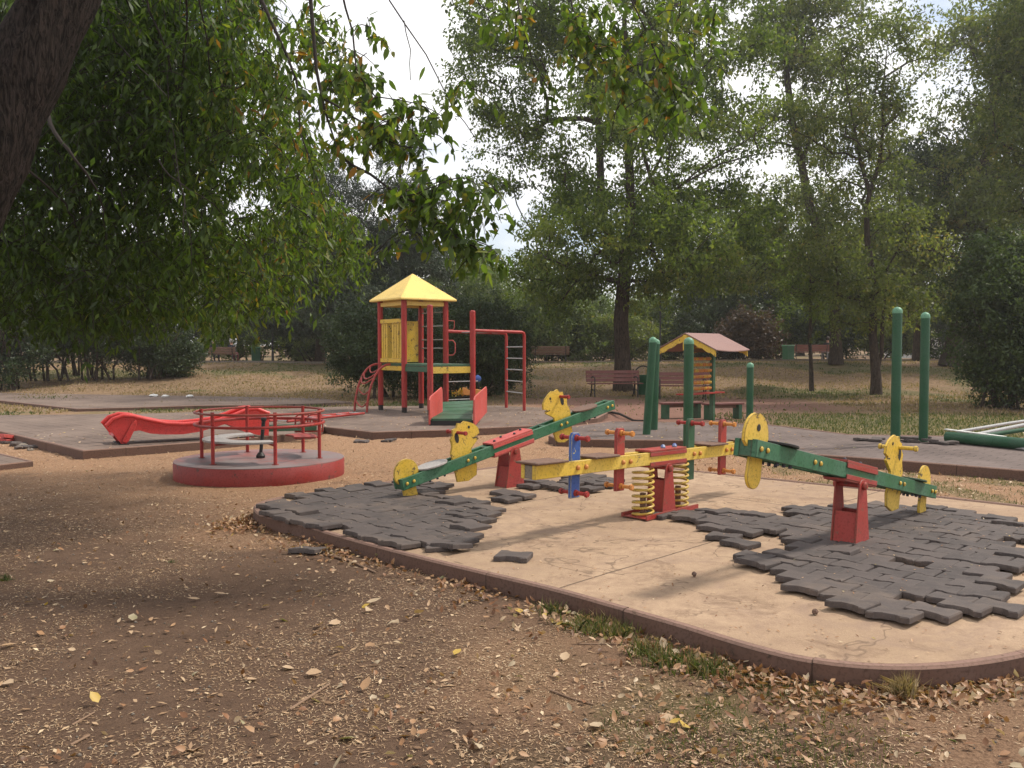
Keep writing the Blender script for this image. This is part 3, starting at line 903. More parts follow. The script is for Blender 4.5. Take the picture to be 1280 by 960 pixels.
def spring_seesaw():
    p = P(826, 640, KZ)
    root = thing('spring_seesaw', 'yellow four-seat seesaw on two coil springs with coloured uprights', 'seesaw', (p.x, p.y, KZ - .02), BANG)
    h = .40
    tr = trestle(root, h, .05, .11, M_REDW, .08, .78)
    b = MB()
    for s in (-1, 1): b.prism([(-.40, .015), (.40, .015), (.40, .055), (-.40, .055)], .014, o=(0, s * .125, 0))
    b.box((0, 0, .025), (.78, .236, .008))
    b.build('base_plate', M_REDW, root)
    Mt = Matrix.Translation((0, 0, h + .055)) @ Matrix.Rotation(R(1.2), 4, 'Y')
    hb = .106
    for s in (-1, 1):
        b = MB(); yy = s * .055
        b.prism([(-1.72, 0), (1.76, 0), (1.76, hb), (-1.72, hb)], .036, o=(0, yy, 0))
        for bx in (-1.24, -1.14, -.66, -.56, .41, .51, .98, 1.08):
            b.lathe([(.019, 0), (.019, .010), (.011, .022)], 10, (bx, yy + s * .018, .054), m=1, M=Matrix.Rotation(R(-90 * s), 3, 'X'))
        b.xf(Mt); b.build('plank', [M_YELB, M_ORA], root, smooth=30, bevel=.004)
    b = MB()
    b.box((0, 0, hb + .012), (.56, .16, .018)); b.box((0, 0, -.012), (.56, .16, .018))
    for s in (-1, 1): b.box((0, s * .08, hb - .016), (.56, .008, .034)); b.box((0, s * .08, .008), (.56, .008, .034))
    for i in range(4): b.lathe([(.022, 0), (.022, .012), (.008, .024)], 8, (-.02 + .09 * i, (.03 if i % 2 else -.03), hb + .021), m=1)
    b.xf(Mt); b.build('sleeve', [M_REDW, M_BLUE], root, smooth=20, bevel=.002)
    for s in (-1, 1):
        b = MB(); pts = []
        turns, n = 8, 8 * 18
        for i in range(n + 1):
            a = 2 * math.pi * turns * i / n
            t = i / n
            rr_ = .088
            pts.append((s * .27 + rr_ * math.cos(a), rr_ * math.sin(a), .022 + (h + .005) * t))
        b.tube(pts, .0105, 8)
        sp_ = b.build('coil_spring', M_YELB, root)
        b = MB(); b.tube([(s * .27, 0, .01), (s * .27, 0, h * .55)], .026, 12); b.build('spring_core', M_BROWN, sp_)
        b = MB(); b.lathe([(.095, 0), (.095, .012)], 24, (s * .27, 0, .012)); b.build('spring_seat', M_BLACK, sp_)
    for x, m, hm, hi in ((-1.19, M_BLUE, M_RED, .21), (-.61, M_REDW, M_ORA, .22), (.46, M_GREEND, M_RED, .26), (1.03, M_REDW, M_ORA, .23)):
        b = MB()
        b.prism([(x - .055, -.19), (x + .055, -.19), (x + .055, hb + hi - .03), (x + .035, hb + hi), (x - .035, hb + hi), (x - .055, hb + hi - .03)], .03, o=(0, 0, 0))
        b.xf(Mt); up = b.build('upright', m, root, bevel=.004)
        for z in ((hb + hi - .04), -.15):
            if m is M_GREEND and z < 0: continue
            b = MB(); b.tube([(x, -.13, z), (x, .13, z)], .015, 12)
            for t_ in (-1, 1):
                b.lathe([(.021, -.014), (.026, 0), (.021, .014)], 12, (x, t_ * .125, z), M=Matrix.Rotation(R(90), 3, 'X'))
                b.lathe([(.026, -.01), (.022, .012)], 12, (x, t_ * .025, z), M=Matrix.Rotation(R(90), 3, 'X'))
            b.xf(Mt); b.build('handle', hm, up)
    for x, l in ((-1.56, .36), (-.90, .32), (.80, .32), (1.50, .36)):
        b = MB(); b.slab([(x - l / 2, -.11), (x + l / 2, -.11), (x + l / 2, .11), (x - l / 2, .11)], hb + .003, hb + .02)
        b.xf(Mt); b.build('seat', M_BROWN, root, bevel=.006)
    b = MB(); b.box((-1.70, 0, hb / 2), (.03, .075, hb - .01)); b.xf(Mt); b.build('spacer_block', M_WOODG, root)
spring_seesaw()

# ------------------------------------------------------------------ merry-go-round
def carousel():
    c = P(326, 592, 0)
    zg = g1(c.x, c.y) - .02
    root = thing('merry_go_round', 'low red merry-go-round with railings and grey ring seat', 'merry-go-round', (c.x, c.y, zg), R(-61))
    Rd, hd = 1.0, .215
    b = MB(); b.lathe([(Rd - .03, -.03), (Rd - .004, .0), (Rd, .01), (Rd, hd - .008), (Rd - .006, hd)], 96)
    b.build('drum', M_DRUM, root, smooth=40)
    b = MB(); b.lathe([(Rd - .004, hd), (Rd - .004, hd + .006), (.3, hd + .007)], 96); b.build('deck', M_DECK, root, smooth=40)
    z0 = hd + .006
    for k in range(6):
        a = R(60 * k)
        x, y = .72 * math.cos(a), .72 * math.sin(a)
        b = MB(); b.tube([(x, y, z0), (x, y, z0 + .60)], .021, 12); b.lathe([(.04, 0), (.04, .006)], 14, (x, y, z0)); b.build('post', M_RED, root)
    for z, m, r_ in ((z0 + .575, M_REDW, .014), (z0 + .43, M_RED, .017)):
        b = MB(); n = 72
        # the top rail is open on one side
        pts = [(.755 * math.cos(2 * math.pi * i / n), .755 * math.sin(2 * math.pi * i / n), z) for i in range(n)]
        b.tube(pts, r_, 8, closed=True)
        b.build('rail', m, root)
    for a0, a1 in ((-2, 182), (62, 118)):
        b = MB(); n = 30
        vv = []
        for zz in (0, .022):
            for i in range(n + 1):
                a = R(-60 * 0 + a0 + (a1 - a0) * i / n)
                for rr_ in (.40, .67): vv.append((rr_ * math.cos(a), rr_ * math.sin(a), z0 + .235 + zz))
        m_ = 2 * (n + 1)
        fs = []
        for i in range(n):
            q = 2 * i
            fs += [(q, q + 2, q + 3, q + 1), (m_ + q, m_ + q + 1, m_ + q + 3, m_ + q + 2), (q, m_ + q, m_ + q + 2, q + 2), (q + 1, q + 3, m_ + q + 3, m_ + q + 1)]
        fs += [(0, 1, m_ + 1, m_), (2 * n, m_ + 2 * n, m_ + 2 * n + 1, 2 * n + 1)]
        b.add(vv, fs)
        s_ = b.build('seat', M_GREY if a0 < 0 else M_REDW, root, smooth=30)
        s_.rotation_euler = (0, 0, R(180) if a0 < 0 else 0)
        b = MB()
        for i in range(4 if a0 < 0 else 1):
            a = R(a0 + (a1 - a0) * (i + .02) / 3 * .98) if a0 < 0 else R(90)
            b = MB(); b.bar((.42 * math.cos(a), .42 * math.sin(a), z0 + .22), (.71 * math.cos(a), .71 * math.sin(a), z0 + .22), .03, .02); b.build('seat_bracket', M_RED, s_)
    # black grip post leaning in the middle
    ax = Matrix.Rotation(R(61), 3, 'Z')
    b = MB(); b.lathe([(.05, 0), (.055, .03), (.035, .06), (.025, .07)], 14, (0, 0, z0))
    top = ax @ Vector((.035, .03, 0))
    b.tube([(0, 0, z0 + .04), (top.x, top.y, z0 + .47)], [.020, .024], 10)
    b.lathe([(.03, 0), (.036, .02), (.03, .04)], 12, (top.x, top.y, z0 + .45))
    b.build('centre_pole', M_BLACK, root)
carousel()

# ------------------------------------------------------------------ red slide lying on the paving
def slide():
    p0 = P(150, 556, PADZ); p1 = P(337, 546, PADZ)
    d = (p1 - p0); Lx = d.length
    root = thing('slide', 'red wavy slide chute lying detached on dark paving', 'slide', (p0.x, p0.y, PADZ), math.atan2(d.y, d.x))
    s = Lx / 2.62
    tops = [(-.21, .29), (-.10, .385), (.06, .43), (.22, .415), (.45, .355), (.75, .29), (1.05, .265), (1.35, .275), (1.65, .30), (1.95, .37), (2.20, .455), (2.38, .465), (2.55, .40), (2.62, .38)]
    bots = [(.03, .0), (.10, .005), (.20, .19), (.32, .20), (.50, .145), (.75, .12), (1.05, .11), (1.35, .14), (1.62, .20), (1.80, .24), (1.98, .18), (2.15, .10), (2.40, .04), (2.60, .02)]
    tops = [(x * s, z) for x, z in tops]; bots = [(x * s, z) for x, z in bots]
    n = len(tops); W = .46
    for sd_ in (0, 1):
        b = MB(); y = sd_ * W; t = .022
        vv = []
        for yy in (y - t / 2, y + t / 2):
            vv += [(x, yy, z) for x, z in tops] + [(x, yy, z) for x, z in bots]
        fs = []
        for i in range(n - 1):
            fs += [(i, i + 1, n + i + 1, n + i)[::-1], (2 * n + i, 2 * n + i + 1, 3 * n + i + 1, 3 * n + i)]
            fs += [(i, 2 * n + i, 2 * n + i + 1, i + 1)[::-1], (n + i, n + i + 1, 3 * n + i + 1, 3 * n + i)[::-1]]
        fs += [(0, n, 3 * n, 2 * n), (n - 1, 3 * n - 1, 4 * n - 1, 2 * n - 1)]
        b.add(vv, fs); w_ = b.build('side_wall', M_SLIDE, root, smooth=50)
        b = MB(); b.tube([(x, y, z) for x, z in tops], .032, 10); b.build('rim', M_SLIDE, w_, smooth=60)
    b = MB()      # chute floor, part way down the walls
    fl = [(tops[i][0] * .55 + bots[i][0] * .45, tops[i][1] * .5 + bots[i][1] * .5) for i in range(n)]
    vv = [(x, 0, z) for x, z in fl] + [(x, W, z) for x, z in fl] + [(x, 0, z - .02) for x, z in fl] + [(x, W, z - .02) for x, z in fl]
    fs = []
    for i in range(n - 1): fs += [(i, i + 1, n + i + 1, n + i), (2 * n + i, 3 * n + i, 3 * n + i + 1, 2 * n + i + 1)]
    fs += [(0, n, 3 * n, 2 * n), (n - 1, 3 * n - 1, 4 * n - 1, 2 * n - 1)]
    b.add(vv, fs); b.build('chute', M_SLIDE, root, smooth=60)
    b = MB()      # folded run-out lip
    b.slab([(-.02, -.06), (.12, -.06), (.12, W + .05), (-.02, W + .05)], -.002, .014); b.build('foot_plate', M_BLACK, root)
    b = MB(); b.prism([(.26 * s, .36), (.20 * s, .33), (.02, .05), (.09, .02), (.12, .05), (.27 * s, .28)], .02, o=(0, -.03, 0)); b.build('lip', M_SLIDE, root, bevel=.008)
slide()

# ------------------------------------------------------------------ bits behind the merry-go-round
def ladder_lying():
    a, b_ = P(395, 527, PADZ), P(455, 519.5, PADZ)
    root = thing('ladder', 'long red ladder lying flat on the paving beyond the merry-go-round', 'ladder', (a.x, a.y, PADZ), math.atan2(b_.y - a.y, b_.x - a.x))
    l = (b_ - a).length
    for y in (0, .42):
        b = MB(); b.tube([(-.9, y, .07), (l, y * .75, .05)], .026, 10); b.build('rail', M_RED, root)
    for i in range(6):
        x = -.7 + i * (l + .6) / 5
        b = MB(); b.tube([(x, 0, .06), (x, .38, .06)], .013, 8); b.build('rung', M_STEEL, root)
ladder_lying()
def broken_beam():
    a, b_ = P(318, 546, PADZ), P(396, 544, PADZ)
    root = thing('fallen_seesaw_beam', 'green plank with red handle frames lying behind the merry-go-round', 'seesaw beam', (a.x, a.y, PADZ), math.atan2(b_.y - a.y, b_.x - a.x))
    l = (b_ - a).length
    for y in (0, .14):
        b = MB(); b.box((l / 2, y, .13), (l, .04, .10)); b.build('plank', M_GREEND, root, bevel=.004)
    for x in (l - .22, l - .02):
        b = MB(); b.tube([(x - .12, .07, .05), (x - .12, .07, .30), (x - .07, .07, .34), (x + .10, .07, .34)], .015, 8)
        b.tube([(x - .12, .07, .06), (x + .12, .07, .06), (x + .12, .07, .28)], .015, 8)
        b.lathe([(.01, -.04), (.045, -.02), (.045, .02), (.01, .04)], 12, (x, .07, .24)); b.build('handle_frame', M_RED, root)
    b = MB(); b.box((l - .1, .07, .20), (.34, .2, .02)); b.build('seat', M_REDW, root)
broken_beam()

# ------------------------------------------------------------------ climbing tower
def tower():
    Lp = P(476, 512.5, PADZ)
    u = Vector((.665, -.88, 0)).normalized() * 1.10
    v = Vector((.85, .63, 0)).normalized() * 1.10
    root = thing('climbing_tower', 'red and yellow climbing tower with pyramid roof and ladders', 'play tower', (0, 0, 0))
    Lq = Lp; Fq = Lp + u; Bq = Lp + v; Rq = Lp + u + v; P4 = Lp + u * 2; P6 = Lp + u * 2 + v
    z0 = PADZ
    H = 2.58
    for i, (p, h, m) in enumerate(((Lq, H, M_RED), (Fq, H, M_RED), (Bq, H, M_RED), (Rq, H, M_RED), (P4, 2.35, M_RED), (P6, 2.26, M_RED))):
        b = MB(); b.tube([(p.x, p.y, z0 + .12), (p.x, p.y, z0 + h)], .064, 14); b.lathe([(.064, 0), (.055, .018), (.02, .028)], 14, (p.x, p.y, z0 + h))
        po = b.build('post', m, root)
        b = MB(); b.tube([(p.x, p.y, z0), (p.x, p.y, z0 + .14)], .058, 12); b.build('foot', M_BLACK, po)
    # roof
    cc = (Lq + Rq) / 2
    un, vn = u.normalized(), v.normalized()
    e = .74
    ze = z0 + 2.527; za = z0 + 3.19
    cs = [cc + un * (su * e) + vn * (sv * e) for su, sv in ((-1, -1), (1, -1), (1, 1), (-1, 1))]
    b = MB()
    vv = [Vector((c.x, c.y, ze)) for c in cs] + [Vector((c.x, c.y, ze + .045)) for c in cs] + [Vector((cc.x, cc.y, za))]
    ins = [cc + (c - cc) * .94 for c in cs]
    vv += [Vector((c.x, c.y, ze)) for c in ins] + [Vector((cc.x, cc.y, za - .08))]
    fs = []
    for i in range(4):
        j = (i + 1) % 4
        fs += [(i, j, 4 + j, 4 + i), (4 + i, 4 + j, 8), (j, i, 9 + i, 9 + j), (9 + j, 9 + i, 13)]
    b.add(vv, fs); b.build('roof', M_YELR, root, smooth=0, bevel=.015)
    # decks
    zd = z0 + 1.10
    def quad(name, a, b_, c, d, z, t, m, inset=0):
        mb = MB(); mb.slab([a, b_, c, d], z - t, z); return mb.build(name, m, root, bevel=.004)
    quad('deck', Lq, Fq, Rq, Bq, zd, .05, M_GREEND)
    quad('deck', Fq + un * .01, P4, P6, Rq + un * .01, zd, .05, M_GREEND)
    def board(name, a, b_, za_, zb_, m, t=.03, par=None):
        mb = MB(); d = (b_ - a); l = d.length - .13; d.normalize(); c = (a + b_) / 2
        mb.box((c.x, c.y, (za_ + zb_) / 2), (l, t, zb_ - za_), rz=math.atan2(d.y, d.x)); return mb.build(name, m, par or root, bevel=.004)
    board('deck_board', P4, P6, zd - .20, zd - .055, M_YEL)
    board('deck_board', Fq, P4, zd - .17, zd - .055, M_GREEND)
    board('deck_board', Lq, Fq, zd - .16, zd - .055, M_YEL)
    board('deck_board', Bq, Lq, zd - .16, zd - .055, M_BROWN)
    # slatted panel with a window slot between L and F
    pn = MB()
    d = (Fq - Lq).normalized(); rz = math.atan2(d.y, d.x); l = (Fq - Lq).length - .14
    zb, zt = zd + .02, zd + 1.02
    c = (Lq + Fq) / 2
    xs_ = [-l / 2 + .05, -l / 2 + .15, -l / 2 + .25, .06, .17, .28, l / 2 - .05]
    for k, x in enumerate(xs_):
        q = c + d * x
        pn.box((q.x, q.y, (zb + zt) / 2), (.078, .03, zt - zb), rz=rz)
    for zz in (zb + .05, zt - .05):
        q = c; pn.box((q.x + .02 * d.y, q.y - .02 * d.x, zz), (l, .045, .09), rz=rz)
    pn.build('slatted_panel', M_YEL, root, bevel=.004)
    # solid panel between L and B
    board('side_panel', Lq, Bq, zb, zt - .02, M_YEL)
    pb = MB(); c = (Lq + Bq) / 2; d2 = (Bq - Lq).normalized(); q = c + d2 * .5
    pb.box((q.x, q.y, (zb + zt) / 2), (.07, .045, zt - zb), rz=math.atan2(d2.y, d2.x)); pb.build('panel_edge', M_RED, root)
    b = MB()
    for (a, b_) in ((Lq, Fq), (Lq, Bq), (Bq, Rq), (Fq, Rq)):
        d3 = (b_ - a).normalized(); a2, b2 = a + d3 * .06, b_ - d3 * .06
        b.bar((a2.x, a2.y, z0 + 2.46), (b2.x, b2.y, z0 + 2.46), .05, .09)
    b.build('roof_frame', M_YELR, root)
    # climbing bars between B and R
    for k in range(5):
        z = zd + .35 + k * .32 - (.12 if k else 0)
        b = MB(); b.tube([(Bq.x, Bq.y, z), (Rq.x, Rq.y, z)], .014, 8); b.build('rung', M_STEEL, root)
    for k in range(2):
        z = z0 + .25 + k * .42
        b = MB(); b.tube([(Rq.x, Rq.y, z), (Rq.x + .9 * vn.x, Rq.y + .9 * vn.y, z)], .012, 8); b.build('low_rail', M_STEEL, root)
    # grab handles on R
    b = MB()
    q = Rq
    for zc in (zd + .36, ):
        pts = [(q.x + .06, q.y, zc - .17), (q.x + .17, q.y, zc - .17), (q.x + .22, q.y, zc - .10), (q.x + .22, q.y, zc + .10), (q.x + .17, q.y, zc + .17), (q.x + .06, q.y, zc + .17)]
        b.tube(pts, .014, 8)
    b.build('grab_handle', M_PINK, root)
    b = MB(); pts = [(q.x + .06, q.y, zd + .78), (q.x + .17, q.y, zd + .78), (q.x + .2, q.y, zd + .83), (q.x + .2, q.y, zd + .98), (q.x + .06, q.y, zd + .99)]
    b.tube(pts, .012, 8); b.build('grab_handle', M_PINK, root)
    # monkey bars
    zt_ = z0 + 1.82
    e1 = Rq + vn * 1.74; e2 = P6 + vn * 1.44
    rails = []
    for a, e_ in ((Rq, e1), (P6, e2)):
        b = MB()
        top = Vector((e_.x, e_.y, zt_))
        b.tube([(a.x, a.y, zt_ + .02), (top.x - vn.x * .08, top.y - vn.y * .08, zt_), (top.x - vn.x * .02, top.y - vn.y * .02, zt_ - .02), (top.x, top.y, zt_ - .08), (e_.x, e_.y, g1(e_.x, e_.y) - .02)], .036, 10)
        b.build('monkey_bar_frame', M_RED, root, smooth=60)
    for k in range(5):
        z = z0 + .40 + k * .27
        b = MB(); b.tube([(e1.x, e1.y, z), (e2.x, e2.y, z)], .014, 8); b.build('rung', M_STEEL, root)
    for k in range(1, 4):
        a = Rq.lerp(e1, k / 4); c_ = P6.lerp(e2, k / 4)
        b = MB(); b.tube([(a.x, a.y, zt_), (c_.x, c_.y, zt_)], .014, 8); b.build('rung', M_STEEL, root)
    # curved climber on the left side
    cl = []
    for a in (Lq - un * .05, Lq + un * .55):
        pts = []
        for t in np.linspace(0, 1, 12):
            an = t * math.pi / 2
            off = .60 * max(0, math.cos(an)) ** .9 * (1 if t < .999 else 0)
            z = z0 + (zd - .02 - z0) * math.sin(an) ** 1.15
            pts.append((a.x - vn.x * (off + .05), a.y - vn.y * (off + .05), z))
        cl.append(pts)
        b = MB(); b.tube(pts, .028, 8); b.build('climber_rail', M_REDW, root, smooth=60)
    for k in (2, 4, 6, 7, 9):
        p, q = Vector(cl[0][k]), Vector(cl[1][k])
        b = MB()
        pts = []
        for t in np.linspace(0, 1, 9):
            m_ = p.lerp(q, t) + Vector((-vn.x, -vn.y, 0)) * 0 + Vector((0, 0, -.14 * math.sin(t * math.pi)))
            pts.append(m_ - vn * (.12 * math.sin(t * math.pi) * (k > 5)))
        b.tube(pts, .016, 8); b.build('curved_rung', M_REDW, root, smooth=60)
    # low entrance ramp before the decks
    a = P(536, 532, PADZ); c_ = P(593, 532, PADZ)
    c1 = P4 + un * .15 - vn * .03; c2 = P6 + un * .1 - vn * .05
    rmp = MB()
    f1, f2 = Vector((a.x + .05, a.y, z0 + .13)), Vector((c_.x - .05, c_.y, z0 + .13))
    k1, k2 = Vector((c1.x, c1.y, z0 + .30)), Vector((c2.x, c2.y, z0 + .30))
    for i in range(5):
        t0, t1 = i / 5, (i + .93) / 5
        q = [f1.lerp(k1, t0), f2.lerp(k2, t0), f2.lerp(k2, t1), f1.lerp(k1, t1)]
        rmp.add(q + [x - Vector((0, 0, .04)) for x in q], [(0, 1, 2, 3), (7, 6, 5, 4), (0, 4, 5, 1), (1, 5, 6, 2), (2, 6, 7, 3), (3, 7, 4, 0)])
    rm = rmp.build('ramp', M_GREEND, root)
    b = MB(); b.box(((f1.x + f2.x) / 2, f1.y + .03, z0 + .05), ((f2.x - f1.x) + .08, .05, .10)); b.build('ramp_footing', M_BLACK, rm)
    for (f_, k_, sx) in ((f1, k1, -1), (f2, k2, 1)):
        ff = Vector((f_.x + sx * .04, f_.y - .03, 0)); kk = ff + (Vector((k_.x, k_.y, 0)) - Vector((f_.x, f_.y, 0))) * .42 + Vector((.24, 0, 0))
        dd = (kk - ff); ll = dd.length; dd.normalize()
        Mx = Matrix((dd, Vector((-dd.y, dd.x, 0)), Vector((0, 0, 1)))).transposed()
        b = MB(); b.prism([(0, .02), (.12, -.0), (ll, .16), (ll, .62), (ll - .06, .68), (.10, .54), (.02, .48)], .03, M=Mx, o=(ff.x, ff.y, z0))
        b.build('ramp_side', M_PINK, rm, bevel=.006)
tower()

# ------------------------------------------------------------------ green posts
def post(px, py, h, r, label, lean=(0, 0), z=PADZ):
    p = P(px, py, z)
    root = thing('green_post', label, 'post', (p.x, p.y, z - .02), 0, 'green steel posts')
    b = MB(); b.tube([(0, 0, 0), (lean[0], lean[1], h)], r, 18); b.build('pipe', M_GREENP, root)
    b = MB(); b.lathe([(r * 1.05, -.03), (r * 1.05, 0), (r * .95, r * .45), (r * .6, r * .8), (.005, r)], 18, (lean[0], lean[1], h), m=0)
    b.build('cap', M_CAP, root, smooth=60)
M_CAP = paint('pale_green_cap', (.10, .26, .15), (.05, .12, .07), .36, 14, .4)
post(1119, 557, 1.99, .068, 'taller of the two bare green posts standing close together', (-.0, 0))
post(1154, 552, 1.94, .066, 'slightly shorter green post next to the tallest one')
post(808, 543, 1.58, .066, 'green post, nearer one of the leaning pair before the benches', (.10, .0))
post(817.5, 537, 1.56, .064, 'green post, one behind of the leaning pair before the benches', (.03, 0))
post(860, 558, 1.54, .072, 'green post in front of the small roofed bead frame')
post(937, 531, 1.13, .064, 'short green post standing alone beyond the spring seesaw')

# ------------------------------------------------------------------ roofed bead frame
def bead_house():
    o = P(860, 526, PADZ * .5)
    root = thing('bead_frame_house', 'small gabled play frame with yellow scalloped fascia and rows of beads', 'play frame', (o.x, o.y, .0), BANG)
    for x in (.05, .95):
        b = MB(); b.box((x, 0, .82), (.09, .09, 1.64)); b.build('post', M_GREEND, root, bevel=.006)
    zr, zeave, hw, l0, l1 = 1.86, 1.52, .72, -.14, 1.22
    for s in (-1, 1):
        b = MB()
        q = [(l0, 0, zr), (l1, 0, zr), (l1, s * hw, zeave), (l0, s * hw, zeave)]
        # slight sag of the thin boards
        vv = []
        n = 8
        for i in range(n + 1):
            for j in range(n + 1):
                a, c = i / n, j / n
                vv.append((l0 + (l1 - l0) * a, s * hw * c, zr + (zeave - zr) * c - .03 * math.sin(a * math.pi) * c))
        k = len(vv)
        vv += [(x, y, z - .018) for x, y, z in vv]
        fs = []
        for i in range(n):
            for j in range(n):
                a = i * (n + 1) + j; f_ = (a, a + n + 1, a + n + 2, a + 1)
                fs.append(f_); fs.append(tuple(x + k for x in f_[::-1]))
        for i in range(n):
            a, c = i, i + 1; fs.append((a, c, c + k, a + k))
            a = n * (n + 1) + i; fs.append((a, a + 1, a + 1 + k, a + k))
            a = i * (n + 1) + n; fs.append((a, a + n + 1, a + n + 1 + k, a + k))
        b.add(vv, fs); b.build('roof_board', M_ROOFP, root, smooth=30)
    for xx in (l0 + .03, l1 - .05):
        for s in (-1, 1):
            top = [(0, zr - .03), (s * hw * .97, zeave - .02)]
            low = []
            n = 18
            for i in range(n + 1):
                t = 1 - i / n
                y = s * hw * .97 * t
                z = zr - .03 + (zeave - zr + .01) * t - .10 - .03 * abs(math.sin(t * math.pi * 3.5))
                low.append((y, z))
            pl = top + low
            if s < 0: pl = pl[::-1]
            Mx = Matrix(((0, 1, 0), (1, 0, 0), (0, 0, 1)))
            b = MB(); b.prism(pl, .022, M=Mx, o=(xx, 0, 0)); b.build('fascia', M_YEL, root, smooth=0)
        b = MB(); b.box((xx - .02, 0, zr - .20), (.024, .10, .32)); b.build('king_board', M_YEL, root, bevel=.004)
    for k in range(6):
        z = .70 + k * .125
        b = MB(); b.tube([(.05, 0, z), (.95, 0, z)], .008, 6)
        bar = b.build('bead_rod', M_STEEL, root)
        b = MB()
        r_ = random.Random(k)
        x = .12
        while x < .88:
            wd = .045
            b.lathe([(.012, -wd / 2), (.036, -wd / 4), (.036, wd / 4), (.012, wd / 2)], 8, (x, 0, z), m=(r_.random() < .45) * 1, M=Matrix.Rotation(R(90), 3, 'Y'))
            x += wd + (.004 if r_.random() < .8 else .03)
        b.build('beads', [M_ORA, M_YEL], bar)
    b = MB(); b.box((.5, 0, .60), (1.5, .26, .03)); b.build('shelf', M_RED, root, bevel=.004)
    b = MB(); b.box((.5, 0, 1.50), (.95, .05, .08)); b.build('top_rail', M_BROWN, root)
bead_house()

def low_bench(px0, px1, py, label):
    a, c = P(px0, py, .0), P(px1, py - 1.5, .0)
    d = c - a
    root = thing('low_bench', label, 'bench', (a.x, a.y, g1(a.x, a.y)), math.atan2(d.y, d.x), 'low backless benches')
    l = d.length
    b = MB(); b.box((l / 2, 0, .34), (l + .08, .26, .04)); b.build('seat', M_BENCH, root, bevel=.006)
    for x in (.05, l - .05):
        b = MB(); b.box((x, 0, .16), (.09, .22, .32)); b.build('leg', M_GREEND, root, bevel=.006)
    b = MB(); b.box((l / 2, 0, .28), (l - .14, .03, .07)); b.build('stretcher', M_BROWN, root)
low_bench(829, 873, 523, 'low red bench with green legs behind the leaning green posts')
low_bench(883, 924, 524, 'low red bench with green legs beside the short green post')

# ------------------------------------------------------------------ park benches
def park_bench(label, x, y, rz, slats=M_BENCH, L_=1.75, z=None):
    z = g1(x, y) if z is None else z
    root = thing('park_bench', label, 'bench', (x, y, z), rz, 'park benches')
    for k in range(3):
        b = MB(); b.box((0, -.30 + k * .13, .44), (L_, .11, .03)); b.build('seat_slat', slats, root, bevel=.004)
    Mb = Matrix.Rotation(R(-14), 3, 'X')
    for k in range(3):
        c = Vector((0, .10 + .03 * k, .54 + k * .125))
        b = MB(); b.box(c, (L_, .028, .11), M=Mb); b.build('back_slat', slats, root, bevel=.004)
    for s in (-1, 1):
        x_ = s * (L_ / 2 - .18)
        b = MB()
        b.tube([(x_, -.36, 0), (x_, -.33, .2), (x_, -.36, .40), (x_, -.30, .42), (x_, .06, .42), (x_, .13, .55), (x_, .20, .88)], .02, 8)
        b.tube([(x_, .24, 0), (x_, .12, .18), (x_, .06, .42)], .02, 8)
        b.tube([(x_, -.33, .18), (x_, -.1, .26), (x_, .12, .18)], .014, 8)
        b.tube([(x_, -.36, .42), (x_, -.34, .62), (x_, -.10, .66), (x_, .15, .62)], .016, 8)
        b.build('iron_side', M_BLACK, root, smooth=60)
    return root
q = P(767, 497, 0); park_bench('slatted dark red bench under the big tree, beside the green bin', q.x, q.y, R(8))
q = P(846, 499, 0); park_bench('slatted dark red bench partly behind the green posts', q.x + .2, q.y + .3, R(-4))
x, y = D(688, 457, 43.2).x, 43.2
park_bench('dark bench on the rise behind the monkey bars', x, y, R(180), M_BROWN, 1.85)
x = D(273, 457, 47.5).x; park_bench('dark bench on the path seating two people', x, 48.2, R(180), M_BROWN, 1.5)
x = D(1026, 452, 46.5).x; park_bench('brown bench on the path behind the thin sapling', x - .3, 47.2, R(180), M_BENCH, 2.0)

def bin_(px, Y, label, hoop=True, h=.72, r=.22):
    q = D(px, 470, Y)
    root = thing('litter_bin', label, 'bin', (q.x, Y, g1(q.x, Y)))
    b = MB(); b.lathe([(r * .8, .08), (r, h - .05), (r * 1.05, h), (r * .9, h), (r * .85, h - .06)], 18); b.build('body', M_GREENP, root)
    if hoop:
        b = MB()
        pts = [(-r - .05, 0, 0), (-r - .05, 0, h + .02)] + [(-(r + .05) * math.cos(R(a)), 0, h + .02 + (r + .05) * math.sin(R(a))) for a in range(15, 180, 15)] + [(r + .05, 0, h + .02), (r + .05, 0, 0)]
        b.tube(pts, .022, 8); b.build('hoop', M_BLACK, root, smooth=60)
bin_(804, 28.6, 'green litter bin with black hoop between the two benches')
def square_bin(px, Y, label):
    q = D(px, 460, Y)
    root = thing('litter_box', label, 'bin', (q.x, Y, g1(q.x, Y)), R(20))
    b = MB(); b.box((0, 0, .42), (.42, .42, .72), taper=1.04); b.build('body', M_GREENP, root, bevel=.01)
    b = MB(); b.box((.0, 0, .80), (.48, .48, .05)); b.build('lid', M_CAP, root, bevel=.01)
    for s in (-1, 1):
        b = MB(); b.box((s * .16, 0, .03), (.05, .4, .06)); b.build('foot', M_BLACK, root)
square_bin(320, 46.0, 'square green bin on the rise beside the lamp post')
square_bin(985, 46.0, 'green bin beyond the short green post, near the thin sapling')
def lamp(px, Y, label, h=4.6, r=.045):
    q = D(px, 455, Y)
    root = thing('lamp_post', label, 'lamp post', (q.x, Y, g1(q.x, Y)), 0, 'park lamp posts')
    b = MB(); b.lathe([(.10, 0), (.10, .03), (r * 1.5, .06), (r * 1.4, .5), (r, .55), (r * .8, h)], 12); b.build('pole', M_BLACK, root)
    b = MB(); b.lathe([(.05, 0), (.16, .12), (.2, .3), (.16, .42), (.03, .46)], 14, (0, 0, h - .02)); b.build('lantern', M_WHITE, root)
lamp(341, 45.5, 'thin dark lamp post beside the square green bin')
lamp(825, 43.5, 'thin dark lamp post behind the roofed bead frame')

